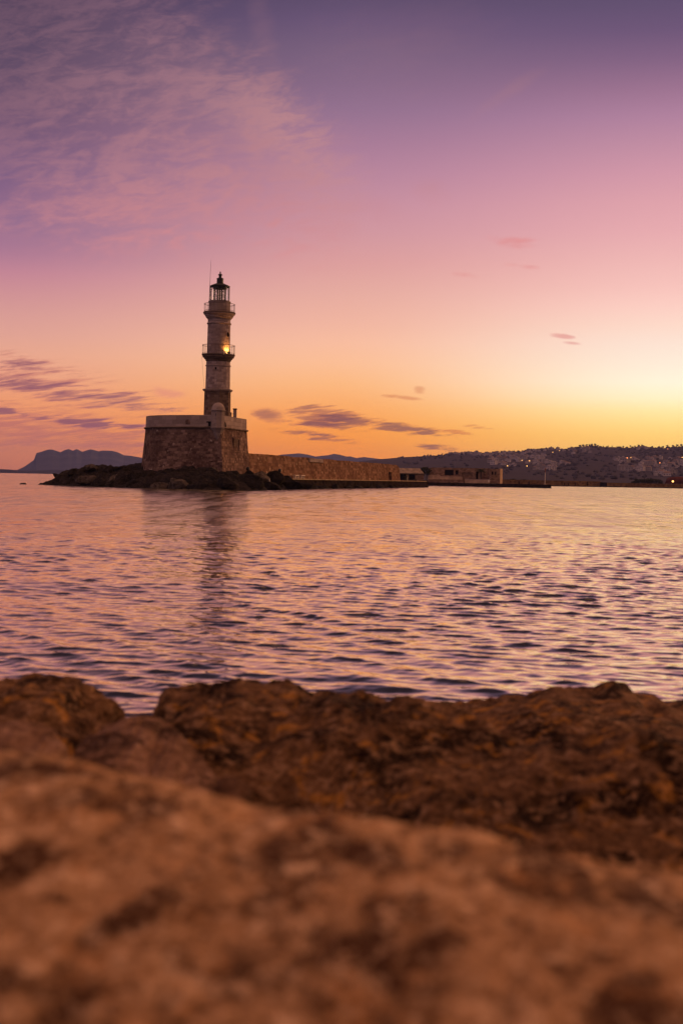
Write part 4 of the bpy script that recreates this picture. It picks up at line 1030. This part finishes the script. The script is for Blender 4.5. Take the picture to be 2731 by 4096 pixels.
# bollard on the quay end
p = wall_pt(wall_s(1590, 1.4), 1.4, QZ + .004); p = wall_pt(WL + 1.5, 1.3, QZ + .004); o = MB().lathe([(.30, 0), (.26, .1), (.22, .65), (.32, .72), (.34, .9), (.2, .98), (.01, 1.0)], 16).build('bollard', M['iron'], smooth=30); o.location = p; tag(o, 'dark mooring bollard at the outer end of the quay', 'bollard')

# ------------------------------------------------------------------ the inner breakwater, shed and ruin
QB = 1.02
qa = [(1560, 432), (1640, 426), (1700, 418), (1800, 412), (1950, 404), (2100, 397), (2203, 391)]
pout = [at(px, hor(px), Y) for px, Y in qa]; pin = [at(px, hor(px) , Y + 46 - (0 if px < 2050 else (px - 2050) * .24)) for px, Y in qa]
quay('breakwater_ground', pin, pout, QB, M['quayside'], M['quayside'], '')
def frame_at(px0, px1, Y0, Y1):
    """matrix of a wall face running from one column to another (local x along, y into the wall)"""
    a = at(px0, hor(px0), Y0); b = at(px1, hor(px1), Y1); a.z = b.z = QB
    d = (b - a); ln_ = d.length; ang = math.atan2(d.y, d.x)
    return a, ang, ln_
a, ang, ln_ = frame_at(1578, 1689, 402, 405)
shed = empty('shed', a, 'low stone shed with tiled roof beyond the end of the sea wall', 'building', rz=ang)
I4 = Matrix.Identity(4); dpt = 6.0; hE = 2.75
mb = MB(); mb.panel(ln_, hE, .4, [(1.2, 3.7, .5, 2.3), (4.5, 6.6, .5, 2.3)], I4)
mb.box(0, .4, .402, dpt - .402, 0, hE); mb.panel(ln_, hE, .4, [], Matrix.Translation((0, dpt - .4, 0)))
# gable end with a narrow doorway
gm = Matrix.Translation((ln_, 0.0, 0)) @ Matrix.Rotation(R(90), 4, 'Z'); mb.panel(dpt, hE, .4, [(dpt * .48, dpt * .62, 0, 2.1)], Matrix.Translation((.4, 0, 0)) @ gm)
mb.face([(ln_ + .4, 0, hE), (ln_ + .4, dpt, hE), (ln_ + .4, dpt / 2, hE + 1.35)]); mb.face([(ln_, 0, hE), (ln_, dpt / 2, hE + 1.35), (ln_, dpt, hE)]); mb.face([(0, 0, hE), (0, dpt / 2, hE + 1.35), (0, dpt, hE)])
mb.build('wall', M['ruin'], shed)
mb = MB(); e = .35
mb.face([(-e, -e, hE - .12), (ln_ + .3, -e, hE - .12), (ln_ + .3, dpt / 2, hE + 1.4), (-e, dpt / 2, hE + 1.4)]); mb.face([(ln_ + .3, dpt + e, hE - .12), (-e, dpt + e, hE - .12), (-e, dpt / 2, hE + 1.4), (ln_ + .3, dpt / 2, hE + 1.4)])
mb.face([(-e, -e, hE - .24), (ln_ + .3, -e, hE - .24), (ln_ + .3, -e, hE - .12), (-e, -e, hE - .12)])
mb.build('roof', M['rooftile'], shed)
for x0_, x1_ in ((1.2, 3.7), (4.5, 6.6)): MB().box(x0_ + .01, x1_ - .01, .30, .36, .51, 2.29).build('opening_shade', M['darkvoid'], shed)  # dark sheets in place of the shaded interior
MB().box(ln_ + .1, ln_ + .2, dpt * .48 + .01, dpt * .62 - .01, 0.01, 2.09).build('door', M['darkvoid'], shed)  # dark sheet for the shade in the gable doorway
# rubble in front of the shed
for i, (px, py, w, h, lb) in enumerate(((1648, 1936, 60, 12, 'heap of rubble in front of the low shed'), (1690, 1937, 44, 9, 'low rubble below the gable of the shed'))):
    p = at(px, py, 399); s = 399 / F; boulder('rubble', (p.x, p.y, QB), w * s / 2, w * s / 3, h * s, 50 + i, M['isletdark'], lb, 0, 3, .3)

a, ang, ln_ = frame_at(1712, 1957, 432, 428)
ruin = empty('ruin', a, 'roofless stone ruin with dark openings behind the inner breakwater', 'building', rz=ang)
sx = ln_ / 245.0                                                   # metres per picture column along the front
X = lambda px: (px - 1712) * sx
mb = MB()
mb.panel(ln_, 4.75, .6, [(X(1777), X(1813), 2.35, 4.1), (X(1820), X(1832), 2.6, 4.0), (X(1902), X(1911), 1.2, 3.7), (X(1846), X(1890), 1.7, 3.35), (X(1712), X(1724), 4.2, 4.75), (X(1800), X(1828), 4.55, 4.75)], I4)
mb.panel(ln_, 4.75, .5, [], Matrix.Translation((0, 7.0, 0))); mb.box(0, .5, .602, 6.998, 0, 4.6)
mb.build('wall', M['ruin'], ruin)
for q_ in ((X(1777), X(1813), 2.35, 4.1), (X(1820), X(1832), 2.6, 4.0), (X(1902), X(1911), 1.2, 3.7)): MB().box(q_[0] + .01, q_[1] - .01, .5, .58, q_[2] + .01, q_[3] - .01).build('opening_shade', M['darkvoid'], ruin)  # dark sheets for the shade behind the ruin's holes
MB().box(X(1846) + .01, X(1890) - .01, .42, .58, 1.71, 3.34).build('recess', M['ruin'], ruin)
mb = MB(); pts = [(X(1925), 1.2), (X(1952), 1.2)] + [(X(1938.5) + (X(1952) - X(1925)) / 2 * math.cos(q), 2.2 + 1.0 * math.sin(q)) for q in np.linspace(0, math.pi, 9)]
mb.face([(x, -.12, z) for x, z in pts]); mb.loops([[(x, .1, z) for x, z in pts], [(x, -.12, z) for x, z in pts]]); mb.build('blocked_arch', M['wall'], ruin)
# terrace walls at the foot of the ruin, in front
for (p0, p1, z0, z1, off, m_, nm) in ((1712, 1760, 1.4, 2.4, -.9, 'limewash_lit', 'buttress'), (1760, 1850, 1.3, 2.0, -1.2, 'limewash_lit', 'terrace_wall'), (1715, 1856, 0, 1.0, -2.2, 'ruin', 'terrace_wall')):
    MB().box(X(p0), X(p1), off, -.004, z0 if z0 < 1 else 0, z1).build(nm, M[m_], ruin)
a, ang, ln_ = frame_at(1858, 1956, 421, 419)
lw = empty('garden_wall', a, 'low pale stone wall in front of the ruin and the palm', 'wall', rz=ang)
MB().box(0, ln_, 0, .5, 0, 1.15).build('masonry', M['limewash_lit'], lw); MB().box(-.05, ln_ + .05, -.06, .56, 1.153, 1.28).build('coping', M['parapet'], lw)
a, ang, ln_ = frame_at(1950, 1958, 418, 418.2); o = MB().box(0, ln_, 0, .1, .35, 1.1).build('sign_board', M['white']); o.location = a; o.rotation_euler = (0, 0, ang); tag(o, 'small white board at the right end of the low pale wall', 'sign')
MBp = MB().tube([(0, 0, 0), (0, 0, .35)], .04, 6).build('post', M['iron'], o); MBp.location = (ln_ / 2, .05, 0)
# the block at the right end of the ruin
a, ang, ln_ = frame_at(1958, 1998, 424, 424)
bl = empty('stone_house', a, 'square stone block with two small windows right of the ruin', 'building', rz=ang)
hb = 4.6; mb = MB(); kx = ln_ / 40
wins = [((1964 - 1958) * kx, (1971 - 1958) * kx, 2.75, 3.75), ((1977 - 1958) * kx, (1983 - 1958) * kx, 2.75, 3.75)]
mb.panel(ln_, hb, .4, wins, I4); mb.panel(ln_, hb, .4, [], Matrix.Translation((0, 5.6, 0))); mb.box(0, .4, .402, 5.598, 0, hb)
mb.panel(5.196, hb, .4, [], Matrix.Translation((ln_, .402, 0)) @ Matrix.Rotation(R(90), 4, 'Z')); mb.face([(0, 0, hb - .1), (ln_, 0, hb - .1), (ln_, 6, hb - .1), (0, 6, hb - .1)])
mb.build('wall', M['ruin'], bl)
MB().box(wins[0][0] + .01, wins[0][1] - .01, .25, .3, 2.76, 3.74).build('window', M['darkvoid'], bl); MB().box(wins[1][0] + .01, wins[1][1] - .01, .25, .3, 2.76, 3.74).build('window', M['pane'], bl)
a2, ang2, ln2 = frame_at(1998.5, 2008, 424.5, 431)
MB().box(0, ln2, 0, .5, 0, hb + .1, Matrix.Rotation(-ang, 4, 'Z') @ Matrix.Translation(a2 - a) @ Matrix.Rotation(ang2, 4, 'Z')).build('wall', M['limewash_lit'], bl)  # paler coat on this side stands in for the low evening light

# palm in front of the ruin
p = at(1922, hor(1922), 422); palm = empty('palm_tree', (p.x, p.y, QB), 'palm tree with drooping fronds in front of the ruin', 'palm tree')
MB().tube([(0, 0, 0), (.05, 0, 1.2), (-.05, 0, 2.4), (0, 0, 3.6)], .24, 10, .17).build('trunk', M['bark'], palm)
mb = MB(); rp = random.Random(2)
for i in range(26):
    a_ = 2 * math.pi * i / 26 + rp.uniform(-.1, .1); up = rp.uniform(.1, 1.1); Ln = rp.uniform(1.5, 2.1)
    prev = Vector((0, 0, 3.6)); d = Vector((math.cos(a_) * math.cos(up), math.sin(a_) * math.cos(up), math.sin(up)))
    for k in range(6):
        nx = prev + d * Ln / 6; sd_ = d.cross(Vector((0, 0, 1))).normalized(); w_ = .40 * (1 - abs(k - 2) / 6)
        for s_ in (-1, 1): mb.face([prev, prev + sd_ * s_ * w_ + d * .16 - Vector((0, 0, .1)), prev + sd_ * s_ * w_ * .9 + d * .26 - Vector((0, 0, .12)), nx])
        prev = nx; d = (d + Vector((0, 0, -.24))).normalized()
mb.build('crown', M['palmleaf'], palm, merge=False)
# shrubs by the shed gable
for i, (px, Y, s, lb) in enumerate(((1688, 428, 1.0, 'dark bush on the ruin behind the shed roof, left one'), (1704, 431, 1.35, 'bushy dark tree behind the gable of the shed'))):
    p = at(px, hor(px), Y); o = empty('tree', (p.x, p.y, QB), lb, 'tree'); leafy(420, 1.25 * s, 1.2 * s, 1.25 * s, 3.5, .2, 70 + i, 11).build('crown', M['leaf'], o, merge=False); MB().tube([(0, 0, 0), (.1, 0, 1.6), (0, 0, 3.9)], .14, 7, .08).build('trunk', M['bark'], o)

# beacon mast at the breakwater head
p = at(2178, hor(2178), 394); o = empty('beacon_mast', (p.x, p.y, QB), 'slim white beacon mast with red top on the breakwater head', 'beacon')
MB().tube([(0, 0, 0), (0, 0, 3.5)], .10, 10, .08).build('mast', M['white'], o); MB().lathe([(.09, 3.5), (.16, 3.52), (.16, 4.35), (.24, 4.38), (.24, 4.5), (.12, 4.7), (.01, 4.95)], 14).build('lantern', M['redpaint'], o, smooth=30); MB().lathe([(.4, 0), (.38, .25), (.12, .3)], 14).build('footing', M['quaytop'], o)

# ------------------------------------------------------------------ far harbour wall on the right
a, ang, ln_ = frame_at(1990, 3000, 640, 760)
fw = empty('harbour_wall', (a.x, a.y, 0), 'long low brown harbour wall with small openings across the water', 'wall', rz=ang)
kx = ln_ / 1010; XX = lambda px: (px - 1990) * kx * (1.0)
holes = [(XX(2213), XX(2217), .7, 2.2), (XX(2222), XX(2226), .6, 1.8), (XX(2236), XX(2240), .5, 1.9), (XX(2262), XX(2267), .8, 2.0), (XX(2307), XX(2313), .6, 2.4), (XX(2060), XX(2066), .8, 2.0), (XX(2095), XX(2100), .7, 2.1)]
mb = MB(); mb.panel(XX(2360), 3.55, 1.0, holes, I4, 0, -.8); mb.panel(XX(3000) - XX(2360), 3.05, 1.0, [], I4, XX(2360), -.8)
mb.build('masonry', M['farwall'], fw)
for q_ in holes: MB().box(q_[0] + .01, q_[1] - .01, .55, .65, q_[2] + .01, q_[3] - .01).build('opening_shade', M['darkvoid'], fw)  # painted shade closing each small hole
MB().box(XX(2357), XX(2377), -1.2, -.003, 0, 2.35).build('buttress', M['darkvoid'], fw)
g0 = MB(); 
o = MB().box(-4, ln_, -1.6, 90, -1.2, .35, Matrix.Translation((a.x, a.y, 0)) @ Matrix.Rotation(ang, 4, 'Z')).build('land', M['quayside']); tag(o, kind='structure')
# trees and buildings at the right end
for i, (px, w, h, lb) in enumerate(((2552, 34, 34, 'dark tree at the left end of the clump by the harbour wall'), (2582, 44, 33, 'second dark tree of the clump above the harbour wall'), (2612, 44, 37, 'broad dark tree in the middle of the harbour clump'), (2640, 40, 33, 'dark tree right beside the domed building'), (2046, 40, 13, 'low dark bush on the harbour wall beside the stone block'), (2100, 46, 12, 'low dark bush on the harbour wall left of the beacon'))):
    Y = 735 if px > 2200 else 655; p = at(px, hor(px), Y); s = Y / F; base_h = .3
    o = empty('tree', (p.x, p.y + 5, base_h), lb, 'tree')
    leafy(420, w * s * .62, 2.6, h * s * .40, h * s * .62 + (1.2 if px < 2200 else 0), .42, 90 + i, 9).build('crown', M['leaf'], o, merge=False); MB().tube([(0, 0, 0), (.1, 0, h * s * .6)], .22, 7, .12).build('trunk', M['bark'], o)
p = at(2715, hor(2715), 752); o = empty('domed_building', (p.x, p.y, .3), 'red brown domed building behind the white parasols', 'building')
MB().box(-6.2, 14, -1, 8, 0, 2.9).build('wall', M['redroof'], o)
mb = MB(); mb.loops([[(x * k + 3.9, 3.5 + y * k, z) for x, y in [(10.3 * math.copysign(abs(math.cos(t_)) ** .5, math.cos(t_)), 4.8 * math.copysign(abs(math.sin(t_)) ** .5, math.sin(t_))) for t_ in np.linspace(0, 2 * math.pi, 33)[:-1]]] for k, z in ((1.0, 2.88), (1.0, 3.6), (.97, 4.5), (.9, 5.3), (.78, 5.85), (.5, 6.1), (.02, 6.2))], True, False, True); mb.build('dome', M['redroof'], o, smooth=True)
for i, (px, lb) in enumerate(((2664, 'leftmost white parasol on the far waterfront'), (2684, 'second white parasol from the left below the bright lamp'), (2704, 'third white parasol from the left on the far waterfront'), (2724, 'rightmost white parasol at the edge of the waterfront'))):
    p = at(px, hor(px), 738)
    if i == 0:
        par0 = empty('parasol', (0, 0, 0), lb, 'parasol', 'white parasols on the far waterfront'); MB().tube([(0, 0, 0), (0, 0, 1.4)], .05, 6).build('pole', M['iron'], par0); MB().lathe([(1.5, 1.32), (1.52, 1.42), (.8, 1.72), (.2, 1.95), (.01, 2.0)], 10).build('canopy', M['canvas'], par0); o = par0
    else: o = copy_tree(par0)
    o.location = (p.x, p.y, .36); o['label'] = lb; o['category'] = 'parasol'
p = at(2689, 1929, 741); o = empty('street_lamp', (p.x, p.y, .36), 'bright lit lamp above the white parasols at the far right', 'street lamp'); hh = p.z - .36
MB().tube([(0, 0, 0), (0, 0, hh)], .06, 6).build('post', M['iron'], o); MB().lathe([(.01, hh), (.5, hh + .15), (.6, hh + .5), (.4, hh + .85), (.01, hh + .95)], 12).build('lamp_shade', M['lampglow'], o, smooth=True)

# ------------------------------------------------------------------ foreground rocks
def loft_rock(name, sil, af, ab, zb, m, label, nu=420, nv=150, p=.55, amp=.10, seed=0.0, fine=.03, under=0.0, kf=.70):
    """sil: (px, py, Y) of the crest line. Cross-sections are rounded solids; noise roughens them."""
    pxs = np.linspace(sil[0][0], sil[-1][0], nu); P = np.zeros((nv, nu, 3))
    pa = [(q[0], q[1]) for q in sil]; pb = [(q[0], q[2]) for q in sil]
    for i, px in enumerate(pxs):
        u = i / (nu - 1); e = (1 - abs(2 * u - 1) ** 50) ** .5 if 0 < u < 1 else 0.02
        Yc = interp(pb, px); c = at(px, interp(pa, px), Yc); top = zb + (c.z - zb) * max(e, .02)
        for j in range(nv):
            th = 2 * math.pi * j / nv
            if th <= math.pi:
                cs = math.cos(th); y = Yc - (af if cs > 0 else ab) * cs * max(e, .02) * (abs(cs) ** .0); z = zb + (top - zb) * math.sin(th) ** p
            else:
                cs = math.cos(th); y = Yc - (af if cs > 0 else ab) * cs * max(e, .02); z = zb - .12 * abs(math.sin(th))
            if under and th < math.pi / 2:                                  # an overhanging front: it bulges high and draws back below
                t_ = th / (math.pi / 2); k_ = kf + .08 * (1 - kf) / .3 * noise.noise(Vector((c.x * .9, seed, 0)))
                g_ = math.cos((t_ - k_) / (1 - k_) * math.pi / 2) ** .7 if t_ > k_ else max(1 - under * (k_ - t_) / .3, .1)
                y = Yc - af * g_ * max(e, .02); z = zb + (top - zb) * t_
            P[j, i] = (c.x, y, z)
    d1 = np.roll(P, -1, 0) - np.roll(P, 1, 0); d2 = np.gradient(P, axis=1); nn = np.cross(d2, d1); ln__ = np.linalg.norm(nn, axis=2, keepdims=True); nn = nn / np.maximum(ln__, 1e-9)
    cen = P.mean(0, keepdims=True); sg = np.sign((nn * (P - cen)).sum(2, keepdims=True)); nn = nn * np.where(sg == 0, 1, sg)
    for j in range(nv):
        for i in range(nu):
            v = Vector(P[j, i]); q = v * 1.0 + Vector((seed, seed * 2, seed * .5))
            n = fbm(q * 1.9, 3) * amp + (abs(fbm(q * Vector((4.2, 4.2, 7.0)) if False else Vector((q.x * 4.2, q.y * 4.2, q.z * 7)), 4)) - .25) * fine * 1.6 + fbm(q * 15, 3) * fine * .4
            P[j, i] += nn[j, i] * (n - amp * .25)
    b = P.reshape(-1, 3); base = (float(b[:, 0].mean()), float(b[:, 1].mean()), float(b[:, 2].min()))
    o = grid_mesh(name, P, m, base=base, wrap=True)
    return tag(o, label, 'rock')

loft_rock('boulder', [(-2600, 3260, 2.5), (-1700, 3150, 2.45), (-900, 3050, 2.4), (-400, 3015, 2.35), (0, 3012, 2.3), (150, 3008, 2.28), (300, 3032, 2.25), (450, 3078, 2.2), (600, 3115, 2.18), (800, 3168, 2.12), (1000, 3228, 2.08), (1250, 3268, 2.02), (1500, 3292, 1.98), (1750, 3318, 1.95), (1950, 3342, 1.93), (2200, 3390, 1.9), (2450, 3436, 1.87), (2731, 3478, 1.84), (3100, 3548, 1.8), (3700, 3640, 1.78), (4600, 3760, 1.75), (5800, 3960, 1.72)],
          1.30, .14, .25, M['rocknear'], 'large blurred sandy boulder filling the bottom of the view', 760, 220, 1.0, .011, 1.7, .006)
loft_rock('boulder', [(520, 2900, 5.2), (545, 2800, 5.2), (575, 2765, 5.2), (640, 2742, 5.25), (720, 2727, 5.3), (800, 2716, 5.3), (850, 2697, 5.3), (950, 2690, 5.3), (1050, 2708, 5.3), (1170, 2710, 5.25), (1270, 2724, 5.2), (1330, 2734, 5.15), (1400, 2748, 5.1), (1480, 2776, 5.0), (1600, 2792, 4.9), (1750, 2846, 4.8), (1900, 2895, 4.7), (2050, 2940, 4.6), (2250, 2962, 4.5), (2400, 2950, 4.5), (2550, 2925, 4.5), (2731, 2932, 4.5), (3000, 2960, 4.5), (3500, 3010, 4.4), (4300, 3080, 4.4), (5200, 3160, 4.4), (6000, 3400, 4.4)],
          1.0, .45, -.15, M['rockbrown'], 'huge brown weathered boulder stretching across the middle foreground', 820, 240, .5, .065, 4.1, .028, .75)
loft_rock('boulder', [(1380, 2830, 6.6), (1480, 2800, 6.6), (1600, 2782, 6.6), (1700, 2795, 6.6), (1800, 2806, 6.6), (1870, 2802, 6.55), (1950, 2790, 6.5), (2020, 2771, 6.5), (2080, 2766, 6.5), (2150, 2747, 6.5), (2250, 2745, 6.5), (2350, 2741, 6.5), (2500, 2741, 6.5), (2580, 2768, 6.5), (2650, 2788, 6.5), (2731, 2795, 6.5), (2900, 2830, 6.4), (3300, 2850, 6.4), (4300, 2900, 6.4), (5600, 3050, 6.3)],
          1.15, .4, -.2, M['rockbrown'], 'low dark ledge behind the huge boulder at right, above a black crevice', 480, 260, .45, .045, 8.3, .024, 1.6, .90)
loft_rock('boulder', [(-2600, 2900, 5.4), (-1500, 2790, 5.4), (-400, 2710, 5.4), (0, 2698, 5.4), (150, 2701, 5.4), (260, 2712, 5.35), (310, 2736, 5.3), (350, 2776, 5.3), (380, 2812, 5.25), (420, 2850, 5.2), (470, 2890, 5.1), (500, 2990, 5.0)],
          1.5, .45, -.15, M['rockbrown'], 'dark brown boulder at the left edge beside the gap of water', 560, 160, .45, .055, 12.7, .028)
loft_rock('boulder', [(-2400, 2990, 4.2), (-1000, 2900, 4.2), (-300, 2885, 4.1), (0, 2888, 4.0), (120, 2898, 4.0), (210, 2925, 3.95), (270, 2965, 3.9), (310, 3040, 3.85), (340, 3140, 3.8)],
          1.1, .3, -.05, M['rockpale'], 'paler pinkish rock at left below the dark boulder', 480, 140, .5, .04, 15.1, .022)
loft_rock('boulder', [(300, 3080, 4.3), (350, 2975, 4.3), (420, 2928, 4.35), (520, 2893, 4.4), (600, 2888, 4.4), (660, 2902, 4.4), (720, 2945, 4.3), (800, 3022, 4.2), (860, 3088, 4.1), (930, 3170, 4.0), (990, 3260, 3.9)],
          1.2, .35, -.1, M['rockpale'], 'rounded pinkish rock in the gap between the two dark boulders', 260, 160, .5, .045, 18.9, .025, .7)
p = at(905, 3150, 3.2); boulder('stone', (p.x, p.y, p.z - .03), .06, .06, .055, 77, M['rockpale'], 'small round stone wedged between the foreground boulders', 0, 3, .15)

xs = np.arange(-34, 34, .3); ys = np.arange(-26, 7.2, .3); P = np.zeros((len(ys), len(xs), 3))
for j, y in enumerate(ys):
    for i, x in enumerate(xs):
        z = .55 - .11 * y if y < 1.5 else .385 - (y - 1.5) * .17
        P[j, i] = (x, y, min(z, 1.4) * (1 if y < 0 else 1) + fbm(Vector((x / 1.6, y / 1.6, 9)), 4) * .14 - .12 - (.35 if -.8 < y < 5 and abs(x) < 4 else 0))
tag(grid_mesh('shore', P, M['shore']), kind='structure')

# ------------------------------------------------------------------ haze over the water
def haze():
    o = MB().box(-4200, 5200, -60, 9050, -2.2, 190).build('haze', None) if False else None
    m = bpy.data.materials.new('evening_haze'); m.use_nodes = True; t = NT(m.node_tree); t.n.clear()
    out = t.add('ShaderNodeOutputMaterial'); v = t.add('ShaderNodeVolumePrincipled'); v.inputs['Color'].default_value = (.42, .46, 1.0, 1); v.inputs['Density'].default_value = HAZE
    t.l.new(v.outputs[0], out.inputs['Volume'])
    o = MB().box(-9100, 9100, -60, 9100, -3.0, 195).build('haze', m); tag(o, 'thin purple evening haze over the sea', 'haze', kind='stuff')
HAZE = 4.6e-5
haze()

# ------------------------------------------------------------------ render settings
SC.render.engine = 'CYCLES'
SC.view_settings.view_transform = 'Standard'; SC.view_settings.look = 'None'; SC.view_settings.gamma = 1.0; SC.view_settings.exposure = 0.0
cy = SC.cycles
cy.use_denoising = True
try: cy.denoiser = 'OPENIMAGEDENOISE'
except Exception: pass
cy.max_bounces = 6; cy.diffuse_bounces = 2; cy.glossy_bounces = 3; cy.transmission_bounces = 3; cy.transparent_max_bounces = 8; cy.volume_bounces = 0
cy.sample_clamp_indirect = 6.0
cy.caustics_reflective = False; cy.caustics_refractive = False
